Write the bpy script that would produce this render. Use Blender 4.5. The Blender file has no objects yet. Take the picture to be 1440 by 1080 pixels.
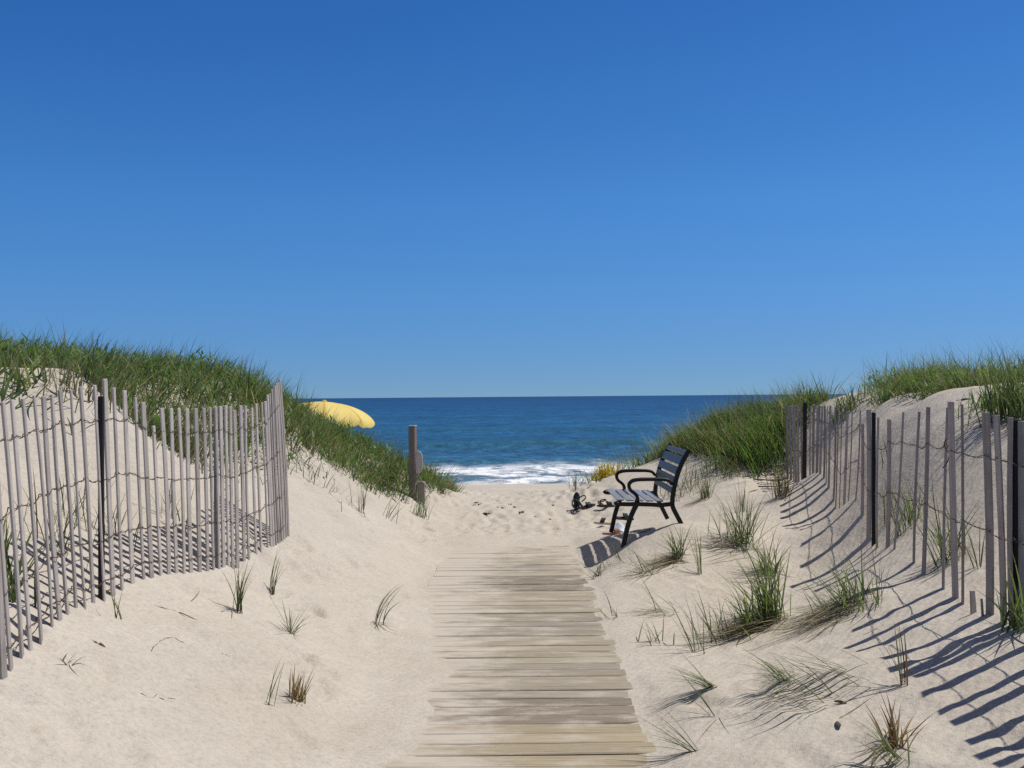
import bpy, math, random
import numpy as np
from mathutils import Matrix, Vector

rng = np.random.default_rng(7)
random.seed(7)
scn = bpy.context.scene
COL = scn.collection
R = math.radians

# ------------------------------------------------------------------ camera
FPX = 1400.0
CAM_Z = 1.7
PITCH = math.atan(17.8 / FPX)
ROLL = -R(0.48)
cam_rot = Matrix.Rotation(R(90) + PITCH, 4, 'X') @ Matrix.Rotation(ROLL, 4, 'Z')
cd = bpy.data.cameras.new('camera')
cam = bpy.data.objects.new('camera', cd)
COL.objects.link(cam)
cam.matrix_world = Matrix.Translation((0, 0, CAM_Z)) @ cam_rot
cd.sensor_width = 36.0
cd.lens = FPX / 1440 * 36
cd.clip_start = 0.05
cd.clip_end = 60000
scn.camera = cam
M3 = np.array(cam_rot.to_3x3())

def ray(px, py):
    d = M3 @ np.array([(px - 720) / FPX, -(py - 540) / FPX, -1.0])
    return d / d[1]

def at(px, py, Y):
    """the place at distance Y along the path that the photo shows at this spot"""
    return np.array([0, 0, CAM_Z]) + ray(px, py) * Y

# ------------------------------------------------------------------ noise
def _hash(ix, iy, seed):
    h = (ix * 374761393 + iy * 668265263 + seed * 1442695041) & 0xffffffff
    h = ((h ^ (h >> 13)) * 1274126177) & 0xffffffff
    return ((h ^ (h >> 16)) & 0xffff) / 65535.0

def vnoise(x, y, seed=0):
    x = np.asarray(x, float); y = np.asarray(y, float)
    ix = np.floor(x).astype(np.int64); iy = np.floor(y).astype(np.int64)
    fx = x - ix; fy = y - iy
    fx = fx * fx * fx * (fx * (fx * 6 - 15) + 10); fy = fy * fy * fy * (fy * (fy * 6 - 15) + 10)
    a = _hash(ix, iy, seed); b = _hash(ix + 1, iy, seed)
    c = _hash(ix, iy + 1, seed); d = _hash(ix + 1, iy + 1, seed)
    return (a + (b - a) * fx + (c - a) * fy + (a - b - c + d) * fx * fy) * 2 - 1

def fbm(x, y, seed=0, octv=3):
    s = 0; a = 1; t = 0
    for k in range(octv):
        s = s + a * vnoise(x * 2 ** k, y * 2 ** k, seed + k * 17); t += a; a *= .5
    return s / t

def sstep(a, b, x):
    t = np.clip((x - a) / (b - a), 0, 1)
    return t * t * (3 - 2 * t)

# ------------------------------------------------------------------ terrain
ctl = []
for Y in (-5, -2, 0, 2, 4, 6, 8, 10, 12, 14):
    for x in (-.75, -.1, .6):
        ctl.append((x, Y, -.005))
PIX = [  # fence lines, slopes, crests: (px, py, distance)
    (5, 955, 4.13), (150, 842, 5.6), (300, 806, 6.9), (335, 793, 7.2), (405, 756, 8.3),
    (200, 1000, 4.4), (480, 1000, 5.35), (350, 900, 5.6),
    (50, 523, 8.0), (0, 530, 7.8), (110, 526, 8.2), (170, 575, 8.5), (254, 632, 9.0), (400, 655, 10.5), (440, 642, 11.5), (480, 668, 12.3), (540, 695, 13.5),
    (440, 710, 9.8), (500, 720, 11.2),
    (0, 519, 9.4), (150, 527, 9.9), (300, 541, 11.2), (400, 574, 12.6), (430, 602, 13.3), (455, 616, 14), (530, 640, 15.5), (600, 677, 16.5), (640, 694, 17.2),
    (583, 702, 14), (700, 693, 18), (760, 692, 18), (650, 698, 16.4), (740, 698, 16.4), (650, 725, 14), (750, 725, 14),
    (820, 683, 16), (848, 674, 15.6), (885, 664, 15.6), (915, 655, 15.8), (870, 676, 18), (940, 643, 17), (1000, 609, 16.6), (1050, 595, 16.4), (1105, 586, 16),
    (920, 692, 14.5), (980, 697, 13.5), (1040, 674, 13.5), (1090, 648, 14.2),
    (885, 761, 10), (956, 738, 10.0), (858, 753, 11.2), (936, 735, 11.2),
    (1187, 928, 5.66), (1105, 823, 8.8), (1000, 1000, 5.15), (1303, 1037, 4.36), (1000, 830, 8.5), (1052, 720, 11.6),
    (1440, 892, 5.1), (1352, 850, 5.9), (1298, 810, 6.8), (1222, 762, 8.8), (1180, 722, 10.6), (1132, 680, 13), (1106, 666, 14),
    (1180, 570, 14.2), (1250, 561, 12.7), (1300, 559, 11), (1380, 547, 10), (1440, 541, 9.5), (1300, 556, 13), (1440, 546, 12.0), (1440, 543, 10.6), (1380, 550, 11.2), (1340, 555, 11.9), (1440, 628, 7.6), (1440, 570, 8.8), (1300, 600, 9.3), (0, 518, 10.4), (80, 520, 10.6), (60, 526, 8.5), (150, 525, 10.9), (230, 531, 11.0), (1240, 557, 15.5), (0, 520, 11.5), (150, 528, 12), (280, 542, 13), (370, 566, 13.6),
]
for p in PIX:
    ctl.append(tuple(at(*p)))
for p in ((5, 955, 4.13), (150, 842, 5.6), (225, 822, 6.3), (300, 806, 6.9), (345, 788, 7.25)):   # sand banked up behind the close fence
    q = at(*p); ctl += [(q[0] - .45, q[1] + .1, q[2] + .36), (q[0] - .95, q[1] + .2, q[2] + .62)]
ctl += [(-9, 7, 1.7), (-12, 10, 1.9), (-12, 15, 1.5), (-8, 12.5, 1.9), (-6, 15, 1.4), (-4, 17, .9),
        (-7, 4, 1.2), (-6, 0, 1.0), (-3, 0, .62), (-2.2, -4, .5), (-8, -4, 1.2), (-4.2, 5.5, 1.1),
        (9, 7, 1.65), (12, 11, 1.8), (12, 15, 1.6), (7.5, 13, 1.72), (7, 16, 1.4), (8, 4, 1.1), (7, 0, 1.0), (2.6, 1.5, .42), (1.5, 2, .2), (2.4, -3, .4), (9, -4, 1.2),
        (6.6, 9, 1.72), (4.2, 6, .98)]
for x in (-12, -6, -3, 0, 3, 6, 12):
    ctl += [(x, 20.5, -.15 if abs(x) < 5 else .1), (x, 23, -.45)]
ctl = np.array(ctl)

def _U(r2):
    return np.where(r2 > 1e-12, r2 * np.log(np.maximum(r2, 1e-12)), 0)

def _fit(P, lam=.02):
    n = len(P)
    d2 = ((P[:, None, :2] - P[None, :, :2]) ** 2).sum(-1)
    K = _U(d2) + lam * np.eye(n)
    Q = np.c_[np.ones(n), P[:, :2]]
    A = np.block([[K, Q], [Q.T, np.zeros((3, 3))]])
    return np.linalg.solve(A, np.r_[P[:, 2], 0, 0, 0])
TPS = _fit(ctl)

def beach_profile(Y):
    return np.interp(Y, [16, 19, 22, 28, 36, 42, 50, 60], [.05, -.12, -.42, -.80, -1.45, -2.15, -3.0, -3.6])

# the walkway in plan: it runs almost straight ahead
def walk_edges(Y):
    return -.84 + .00714 * Y, .663 + .00714 * Y
WALK_END = 11.9

N_FOOT = 420
fr = np.random.default_rng(31)
FOOT = np.c_[fr.uniform(-1.6, 1.5, N_FOOT), fr.uniform(11.8, 18.5, N_FOOT), fr.uniform(-.5, .5, N_FOOT), fr.uniform(.010, .030, N_FOOT)]
fl = np.c_[fr.uniform(-2.2, -.85, 90), fr.uniform(3.2, 13, 90), fr.uniform(-.9, .9, 90), fr.uniform(.018, .040, 90)]
f2 = np.c_[fr.uniform(.7, 2.2, 50), fr.uniform(3.6, 9, 50), fr.uniform(-1.2, 1.2, 50), fr.uniform(.008, .022, 50)]
FOOT = np.r_[FOOT, fl, f2]

def ground(x, y):
    x = np.atleast_1d(np.asarray(x, float)); y = np.atleast_1d(np.asarray(y, float))
    xc = np.clip(x, -12, 12); yc = np.clip(y, -5, 23)
    z = np.empty(len(x))
    for i in range(0, len(x), 20000):
        s = slice(i, i + 20000)
        d2 = (xc[s, None] - ctl[None, :, 0]) ** 2 + (yc[s, None] - ctl[None, :, 1]) ** 2
        z[s] = _U(d2) @ TPS[:-3] + TPS[-3] + TPS[-2] * xc[s] + TPS[-1] * yc[s]
    b = sstep(18.5, 22.5, y)
    z = z * (1 - b) + beach_profile(y) * b
    # wind-made undulation, lumps, small ripples
    off = np.clip((np.abs(x + .05) - .8) / .8, 0, 1)
    off = np.maximum(off, sstep(11.5, 13, y))
    det = .030 * fbm(x * 1.1, y * .9, 3, 3) * off + .008 * fbm(x * 5, y * 4, 9, 2) * off
    u = x * .75 + y * .55 + .25 * fbm(x * 1.3, y * 1.3, 21, 2)
    det = det + .0030 * np.sin(u * 52) * sstep(-.1, .5, vnoise(x * .8, y * .8, 5)) * off
    det = det + .006 * vnoise(x * 13, y * 11, 41) * off
    det = det + .03 * fbm(x * .9, y * .9, 55, 2) * sstep(3.2, 5, np.abs(x))
    z = z + det * (1 - sstep(20, 24, y))
    # foot marks
    for fx, fy, fa, fd in FOOT:
        m = (np.abs(x - fx) < .4) & (np.abs(y - fy) < .4)
        if not m.any():
            continue
        dx = x[m] - fx; dy = y[m] - fy
        a = dx * math.cos(fa) + dy * math.sin(fa); bb = -dx * math.sin(fa) + dy * math.cos(fa)
        r = np.sqrt((a / .065) ** 2 + (bb / .14) ** 2)
        z[m] += fd * (-np.exp(-r * r) + .45 * np.exp(-((r - 1.5) / .45) ** 2))
    for mx, my, mr_, mh in MOUNDS:
        z = z + mh * np.exp(-(((x - mx) / mr_) ** 2 + ((y - my) / mr_) ** 2))
    # sand lying over the edges of the boards
    L, Rr = walk_edges(y)
    eL = np.interp(y, [3, 4.3, 4.6, 4.9, 5.4, 6.2, 7.4, 8.6, 9.5, 11.2], [.0, .0, .02, .17, .24, .27, .11, -.05, -.10, -.06]) + .11 * fbm(y * 1.9, x * .3, 77, 4)
    eR = np.interp(y, [3, 4.6, 6, 8, 10, 11.5], [.0, .0, -.06, -.03, -.02, .04]) + .06 * fbm(y * 2.3, x * .3 + 9, 78, 3)
    s = np.minimum(x - (L + eL), (Rr - eR) - x)
    s = np.minimum(s, (11.75 + .18 * vnoise(x * 3, y, 80) - y) * .35)
    inside = np.maximum(-.060, -.13 * s) - .001
    outside = np.minimum(np.maximum(z, np.minimum(.10 * -s, .032) + .3 * det), .003 + .30 * np.maximum(-s, 0))
    zone = (y < 13) & (y > -6) & (x > L - .5) & (x < Rr + .5)
    w = np.where(zone, np.clip(1 - (-s) / .45, 0, 1), 0)
    out2 = z + (outside - z) * w
    z = np.where((s > 0) & zone, inside, out2)
    return z

MOUNDS = []

def gz(x, y):
    return float(ground(x, y)[0])

def hit(px, py, lo=2.0, hi=21.0):
    """the spot of the sand the photo shows at (px, py)"""
    d = ray(px, py)
    t = np.linspace(lo, hi, 700)
    P = np.array([0, 0, CAM_Z])[None] + d[None] * t[:, None]
    below = P[:, 2] - ground(P[:, 0], P[:, 1]) < 0
    k = int(np.argmax(below)) if below.any() else len(t) - 1
    return np.array([P[k, 0], P[k, 1], gz(P[k, 0], P[k, 1])])

# sand gathered round the bigger grass clumps
_m = []
for px, py, r_, h_ in ((1045, 764, .22, .09), (1082, 806, .18, .06), (1078, 874, .24, .11), (1195, 852, .28, .09), (953, 787, .16, .06), (1004, 968, .14, .04), (1108, 958, .16, .05), (1255, 1052, .16, .05), (530, 878, .14, .03), (335, 862, .12, .03), (418, 984, .12, .03), (1185, 950, .3, .05), (1120, 1015, .16, .05)):
    P = hit(px, py); _m.append((P[0], P[1], r_, h_))
MOUNDS += _m

# ------------------------------------------------------------------ node helpers
def new_mat(name):
    m = bpy.data.materials.new(name); m.use_nodes = True
    nt = m.node_tree; nt.nodes.clear()
    out = nt.nodes.new('ShaderNodeOutputMaterial')
    return m, nt, out

def N(nt, typ, **kw):
    n = nt.nodes.new(typ)
    for k, v in kw.items():
        if k.startswith('i_'):
            key = k[2:].replace('_', ' ')
            n.inputs[key].default_value = v
        else:
            setattr(n, k, v)
    return n

def lk(nt, a, b):
    nt.links.new(a, b)

def ramp(nt, fac, stops, interp='LINEAR'):
    n = nt.nodes.new('ShaderNodeValToRGB'); n.color_ramp.interpolation = interp
    e = n.color_ramp.elements
    while len(e) < len(stops):
        e.new(.5)
    for q, (p, c) in zip(e, stops):
        q.position = p; q.color = (c[0], c[1], c[2], 1) if not isinstance(c, (int, float)) else (c, c, c, 1)
    lk(nt, fac, n.inputs['Fac'])
    return n.outputs['Color']

def mixc(nt, fac, a, b, mode='MIX'):
    n = nt.nodes.new('ShaderNodeMix'); n.data_type = 'RGBA'; n.blend_type = mode
    for sock, v in ((n.inputs['Factor'], fac), (n.inputs[6], a), (n.inputs[7], b)):
        if isinstance(v, (int, float)):
            sock.default_value = v
        elif isinstance(v, tuple):
            sock.default_value = (*v, 1)
        else:
            lk(nt, v, sock)
    return n.outputs[2]

def math_n(nt, op, a, b=None, c=None):
    n = nt.nodes.new('ShaderNodeMath'); n.operation = op
    for k, v in enumerate((a, b, c)):
        if v is None:
            continue
        if isinstance(v, (int, float)):
            n.inputs[k].default_value = v
        else:
            lk(nt, v, n.inputs[k])
    return n.outputs[0]

def coords(nt, scale=(1, 1, 1), rot=(0, 0, 0)):
    tc = nt.nodes.new('ShaderNodeTexCoord')
    mp = nt.nodes.new('ShaderNodeMapping')
    mp.inputs['Scale'].default_value = scale
    mp.inputs['Rotation'].default_value = rot
    lk(nt, tc.outputs['Object'], mp.inputs['Vector'])
    return mp.outputs['Vector']

def noise(nt, vec, scale, detail=4, rough=.55, dist=0):
    n = N(nt, 'ShaderNodeTexNoise')
    n.inputs['Scale'].default_value = scale; n.inputs['Detail'].default_value = detail
    n.inputs['Roughness'].default_value = rough; n.inputs['Distortion'].default_value = dist
    lk(nt, vec, n.inputs['Vector'])
    return n.outputs['Fac']

def bump(nt, height, strength, dist, normal=None):
    n = N(nt, 'ShaderNodeBump'); n.inputs['Strength'].default_value = strength; n.inputs['Distance'].default_value = dist
    lk(nt, height, n.inputs['Height'])
    if normal is not None:
        lk(nt, normal, n.inputs['Normal'])
    return n.outputs['Normal']

def bsdf(nt, out, color, rough=.6, spec=.3, normal=None, metal=0.0):
    b = N(nt, 'ShaderNodeBsdfPrincipled')
    if isinstance(color, tuple):
        b.inputs['Base Color'].default_value = (*color, 1)
    else:
        lk(nt, color, b.inputs['Base Color'])
    if isinstance(rough, (int, float)):
        b.inputs['Roughness'].default_value = rough
    else:
        lk(nt, rough, b.inputs['Roughness'])
    b.inputs['Specular IOR Level'].default_value = spec
    b.inputs['Metallic'].default_value = metal
    if normal is not None:
        lk(nt, normal, b.inputs['Normal'])
    lk(nt, b.outputs[0], out.inputs['Surface'])
    return b

# ------------------------------------------------------------------ materials
def mat_sand():
    m, nt, out = new_mat('sand')
    v = coords(nt)
    big = noise(nt, v, .9, 4, .6)
    mid = noise(nt, v, 7, 5, .65)
    fine = noise(nt, v, 160, 3, .7)
    grain = noise(nt, v, 420, 2, .8)
    c = ramp(nt, big, [(.3, (.500, .446, .368)), (.7, (.575, .520, .442))])
    c = mixc(nt, ramp(nt, mid, [(.40, 0), (.72, .42)]), c, (.44, .39, .325))
    c = mixc(nt, .55, c, ramp(nt, fine, [(.2, .62), (.5, 1.0), (.8, 1.12)]), 'MULTIPLY')
    mot = noise(nt, v, 38, 4, .7)
    c = mixc(nt, .8, c, ramp(nt, mot, [(.25, .74), (.5, 1.0), (.78, 1.16)]), 'MULTIPLY')
    speck = ramp(nt, grain, [(.66, 0), (.72, 1)])
    c = mixc(nt, math_n(nt, 'MULTIPLY', speck, .35), c, (.20, .15, .12))
    # bits of dark wrack and straw scattered in the sand
    v2 = coords(nt, (1.0, 2.2, 1.0), (0, 0, .5))
    fl = noise(nt, v2, 26, 3, .6, .4)
    sparse = noise(nt, v, 2.1, 2, .5)
    fm = math_n(nt, 'MULTIPLY', ramp(nt, fl, [(.70, 0), (.74, 1)]), ramp(nt, sparse, [(.5, 0), (.62, 1)]))
    c = mixc(nt, math_n(nt, 'MULTIPLY', fm, .55), c, (.20, .15, .11))
    hs = math_n(nt, 'ADD', math_n(nt, 'MULTIPLY', mid, .8), math_n(nt, 'MULTIPLY', fine, .12))
    vr = coords(nt, (1, 1, 1), (0, 0, R(36)))
    w = N(nt, 'ShaderNodeTexWave'); w.inputs['Scale'].default_value = 5.5; w.inputs['Distortion'].default_value = 5
    w.inputs['Detail'].default_value = 3; w.inputs['Detail Scale'].default_value = 1.2
    lk(nt, vr, w.inputs['Vector'])
    hs = math_n(nt, 'ADD', hs, math_n(nt, 'MULTIPLY', w.outputs['Fac'], .07))
    hs = math_n(nt, 'ADD', hs, math_n(nt, 'MULTIPLY', mot, .25))
    n = bump(nt, hs, .65, .035)
    bsdf(nt, out, c, .95, .1, n)
    return m

def mat_boards():
    m, nt, out = new_mat('weathered_boards')
    at_ = N(nt, 'ShaderNodeAttribute', attribute_name='col')
    v = coords(nt, (1.2, 34, 10))
    g = noise(nt, v, 1.6, 6, .7, .6)
    v2 = coords(nt, (.9, 90, 10))
    g2 = noise(nt, v2, 2.2, 4, .7, .3)
    c = mixc(nt, .75, at_.outputs['Color'], ramp(nt, g, [(.25, .74), (.5, .97), (.75, 1.14)]), 'MULTIPLY')
    c = mixc(nt, ramp(nt, g2, [(.55, 0), (.66, .8)]), c, (.13, .10, .075))
    g3 = noise(nt, coords(nt, (1.6, 210, 10)), 2.0, 3, .7, .2)
    c = mixc(nt, ramp(nt, g3, [(.56, 0), (.66, .7)]), c, (.15, .12, .09))
    # sand dust on the boards
    vd = coords(nt, (1.1, 2.6, 1))
    d = noise(nt, vd, 2.4, 6, .66)
    tc = N(nt, 'ShaderNodeTexCoord'); sx = N(nt, 'ShaderNodeSeparateXYZ'); lk(nt, tc.outputs['Object'], sx.inputs[0])
    side = N(nt, 'ShaderNodeMapRange'); lk(nt, sx.outputs['X'], side.inputs['Value'])
    side.inputs['From Min'].default_value = -.72; side.inputs['From Max'].default_value = .05
    side.inputs['To Min'].default_value = .30; side.inputs['To Max'].default_value = -.03
    d = math_n(nt, 'ADD', d, side.outputs[0])
    far = N(nt, 'ShaderNodeMapRange'); lk(nt, sx.outputs['Y'], far.inputs['Value'])
    far.inputs['From Min'].default_value = 9.6; far.inputs['From Max'].default_value = 11.9
    far.inputs['To Min'].default_value = 0; far.inputs['To Max'].default_value = .22
    d = math_n(nt, 'ADD', d, far.outputs[0])
    fleck = noise(nt, coords(nt), 150, 2, .7)
    d = math_n(nt, 'ADD', d, math_n(nt, 'MULTIPLY', math_n(nt, 'SUBTRACT', fleck, .5), .22))
    dm = ramp(nt, d, [(.46, 0), (.70, .96)])
    c = mixc(nt, dm, c, (.52, .465, .388))
    h = math_n(nt, 'ADD', math_n(nt, 'MULTIPLY', g, .6), math_n(nt, 'MULTIPLY', g2, .5))
    bsdf(nt, out, c, .85, .15, bump(nt, h, .5, .006))
    return m

def mat_wood(name, c0, c1, dark, scale=(40, 40, 1.5)):
    m, nt, out = new_mat(name)
    tc = N(nt, 'ShaderNodeTexCoord'); oi = N(nt, 'ShaderNodeObjectInfo')
    add = N(nt, 'ShaderNodeVectorMath', operation='ADD')
    mul = N(nt, 'ShaderNodeVectorMath', operation='SCALE'); mul.inputs['Scale'].default_value = 37.0
    cmb = N(nt, 'ShaderNodeCombineXYZ')
    for k in range(3):
        lk(nt, oi.outputs['Random'], cmb.inputs[k])
    lk(nt, cmb.outputs[0], mul.inputs[0])
    mp = N(nt, 'ShaderNodeMapping'); mp.inputs['Scale'].default_value = scale
    lk(nt, tc.outputs['Object'], add.inputs[0]); lk(nt, mul.outputs[0], add.inputs[1])
    lk(nt, add.outputs[0], mp.inputs['Vector'])
    g = noise(nt, mp.outputs['Vector'], 1.4, 6, .68, .5)
    c = ramp(nt, g, [(.3, c0), (.7, c1)])
    blot = noise(nt, add.outputs[0], 6, 3, .6)
    c = mixc(nt, ramp(nt, blot, [(.5, 0), (.75, .55)]), c, dark)
    val = math_n(nt, 'MULTIPLY_ADD', oi.outputs['Random'], .45, .75)
    cc = N(nt, 'ShaderNodeCombineColor')
    for k in range(3):
        lk(nt, val, cc.inputs[k])
    c = mixc(nt, 1.0, c, cc.outputs[0], 'MULTIPLY')
    bsdf(nt, out, c, .82, .2, bump(nt, g, .5, .004))
    return m

def mat_plain(name, col, rough=.5, spec=.4, metal=0.0, var=.15, scale=30, bmp=.0):
    m, nt, out = new_mat(name)
    v = coords(nt)
    g = noise(nt, v, scale, 4, .6)
    c = ramp(nt, g, [(.25, tuple(x * (1 - var) for x in col)), (.75, tuple(min(1, x * (1 + var)) for x in col))])
    n = bump(nt, g, .4, bmp) if bmp else None
    bsdf(nt, out, c, rough, spec, n, metal)
    return m

def mat_leaf(name, trans=.42, rough=.5, spec=.25):
    m, nt, out = new_mat(name)
    a = N(nt, 'ShaderNodeAttribute', attribute_name='col')
    b = N(nt, 'ShaderNodeBsdfPrincipled')
    lk(nt, a.outputs['Color'], b.inputs['Base Color'])
    b.inputs['Roughness'].default_value = rough; b.inputs['Specular IOR Level'].default_value = spec
    t = N(nt, 'ShaderNodeBsdfTranslucent')
    tcol = mixc(nt, 1.0, a.outputs['Color'], (1.15, 1.25, .7), 'MULTIPLY')
    lk(nt, tcol, t.inputs['Color'])
    mx = N(nt, 'ShaderNodeMixShader'); mx.inputs[0].default_value = trans
    lk(nt, b.outputs[0], mx.inputs[1]); lk(nt, t.outputs[0], mx.inputs[2]); lk(nt, mx.outputs[0], out.inputs['Surface'])
    return m

def mat_canopy():
    m, nt, out = new_mat('yellow_fabric')
    v = coords(nt)
    g = noise(nt, v, 3, 4, .6)
    c = ramp(nt, g, [(.3, (.86, .68, .20)), (.7, (.88, .73, .28))])
    sx = N(nt, 'ShaderNodeSeparateXYZ'); tcu = N(nt, 'ShaderNodeTexCoord'); lk(nt, tcu.outputs['Object'], sx.inputs[0])
    an = math_n(nt, 'ARCTAN2', sx.outputs['Y'], sx.outputs['X'])
    fr_ = math_n(nt, 'ABSOLUTE', math_n(nt, 'SINE', math_n(nt, 'MULTIPLY', an, 4.0)))
    c = mixc(nt, ramp(nt, fr_, [(.05, .7), (.20, 0)]), c, (.55, .38, .08))
    b = N(nt, 'ShaderNodeBsdfPrincipled'); lk(nt, c, b.inputs['Base Color'])
    b.inputs['Roughness'].default_value = .7; b.inputs['Specular IOR Level'].default_value = .2
    t = N(nt, 'ShaderNodeBsdfTranslucent'); lk(nt, c, t.inputs['Color'])
    mx = N(nt, 'ShaderNodeMixShader'); mx.inputs[0].default_value = .3
    lk(nt, b.outputs[0], mx.inputs[1]); lk(nt, t.outputs[0], mx.inputs[2]); lk(nt, mx.outputs[0], out.inputs['Surface'])
    return m

def mat_sea():
    m, nt, out = new_mat('sea_water')
    tc = N(nt, 'ShaderNodeTexCoord')
    sx = N(nt, 'ShaderNodeSeparateXYZ'); lk(nt, tc.outputs['Object'], sx.inputs[0])
    X, Y = sx.outputs['X'], sx.outputs['Y']
    logy = math_n(nt, 'LOGARITHM', math_n(nt, 'MAXIMUM', Y, 1.0), 10.0)
    mr = N(nt, 'ShaderNodeMapRange'); lk(nt, logy, mr.inputs['Value'])
    mr.inputs['From Min'].default_value = 1.72; mr.inputs['From Max'].default_value = 3.3
    deep = ramp(nt, mr.outputs[0], [(0, (.034, .125, .215)), (.18, (.019, .098, .195)), (.5, (.008, .062, .145)), (1, (.004, .036, .100))])
    # wind streaks, longer across than deep
    v1 = coords(nt, (.028, .06, .1)); n1 = noise(nt, v1, 1.0, 7, .62, .4)
    v2 = coords(nt, (.95, .80, .3)); n2a = noise(nt, v2, 1.0, 7, .68, .6)
    v3 = coords(nt, (.30, .17, .1)); n2b = noise(nt, v3, 1.0, 7, .68, .6)
    v4 = coords(nt, (.075, .03, .02)); n2c = noise(nt, v4, 1.0, 7, .7, .6)
    def far_w(a, b):
        q = N(nt, 'ShaderNodeMapRange'); lk(nt, logy, q.inputs['Value']); q.inputs['From Min'].default_value = a; q.inputs['From Max'].default_value = b
        return q.outputs[0]
    def mixf(f, a, b):
        q = N(nt, 'ShaderNodeMix'); q.data_type = 'FLOAT'; lk(nt, f, q.inputs[0]); lk(nt, a, q.inputs[2]); lk(nt, b, q.inputs[3]); return q.outputs[0]
    n2 = mixf(far_w(2.5, 3.1), mixf(far_w(1.9, 2.35), n2a, n2b), n2c)
    c = mixc(nt, .8, deep, ramp(nt, n1, [(.3, .66), (.5, 1.0), (.7, 1.35)]), 'MULTIPLY')
    c = mixc(nt, .9, c, ramp(nt, n2, [(.34, .40), (.5, .92), (.66, 1.75)]), 'MULTIPLY')
    # green backs of the swells
    a = N(nt, 'ShaderNodeAttribute', attribute_name='swell')
    c = mixc(nt, math_n(nt, 'MULTIPLY', a.outputs['Fac'], .6), c, (.020, .095, .110))
    # surf foam
    ve = coords(nt, (.055, .0, 0)); ne = noise(nt, ve, 1.0, 4, .6)
    ed = math_n(nt, 'ADD', Y, math_n(nt, 'MULTIPLY', math_n(nt, 'SUBTRACT', ne, .5), 10.0))
    vh = coords(nt, (.42, .36, 1)); nh = noise(nt, vh, 1.0, 6, .62, 1.2)
    vs = coords(nt, (1.3, 1.9, 1)); ns = noise(nt, vs, 1.0, 5, .7, .5)
    ed2 = math_n(nt, 'ADD', ed, math_n(nt, 'MULTIPLY', math_n(nt, 'SUBTRACT', ns, .5), 3.5))
    band = N(nt, 'ShaderNodeMapRange'); band.interpolation_type = 'SMOOTHSTEP'; lk(nt, ed2, band.inputs['Value'])
    band.inputs['From Min'].default_value = 59.0; band.inputs['From Max'].default_value = 55.5
    front = N(nt, 'ShaderNodeMapRange'); lk(nt, ed2, front.inputs['Value'])
    front.inputs['From Min'].default_value = 50.5; front.inputs['From Max'].default_value = 56.0
    front.inputs['To Min'].default_value = 0.0; front.inputs['To Max'].default_value = .07
    wash = N(nt, 'ShaderNodeMapRange'); lk(nt, Y, wash.inputs['Value'])
    wash.inputs['From Min'].default_value = 46.0; wash.inputs['From Max'].default_value = 43.5
    wash.inputs['To Min'].default_value = 0.0; wash.inputs['To Max'].default_value = .16
    hh = math_n(nt, 'ADD', math_n(nt, 'MULTIPLY', nh, .62), math_n(nt, 'MULTIPLY', ns, .38))
    hh = math_n(nt, 'ADD', hh, math_n(nt, 'ADD', front.outputs[0], wash.outputs[0]))
    holes = ramp(nt, hh, [(.445, 0), (.56, 1)])
    foam = math_n(nt, 'MULTIPLY', holes, band.outputs[0])
    thin = math_n(nt, 'MULTIPLY', band.outputs[0], .55)
    c = mixc(nt, thin, c, (.16, .25, .28))
    # odd white flecks farther out
    vf = coords(nt, (.05, .35, 1)); nf = noise(nt, vf, 1.0, 6, .75, .5)
    flk = math_n(nt, 'MULTIPLY', ramp(nt, nf, [(.73, 0), (.78, 1)]), .5)
    foam = math_n(nt, 'MAXIMUM', foam, flk)
    c = mixc(nt, foam, c, (.86, .87, .88))
    hb = math_n(nt, 'ADD', math_n(nt, 'MULTIPLY', n2, .6), math_n(nt, 'MULTIPLY', ns, .25))
    hb = math_n(nt, 'ADD', hb, math_n(nt, 'MULTIPLY', foam, .25))
    nrm = bump(nt, hb, .8, .5)
    rough = math_n(nt, 'MULTIPLY_ADD', foam, .5, .38)
    bsdf(nt, out, c, rough, .22, nrm)
    return m

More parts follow.
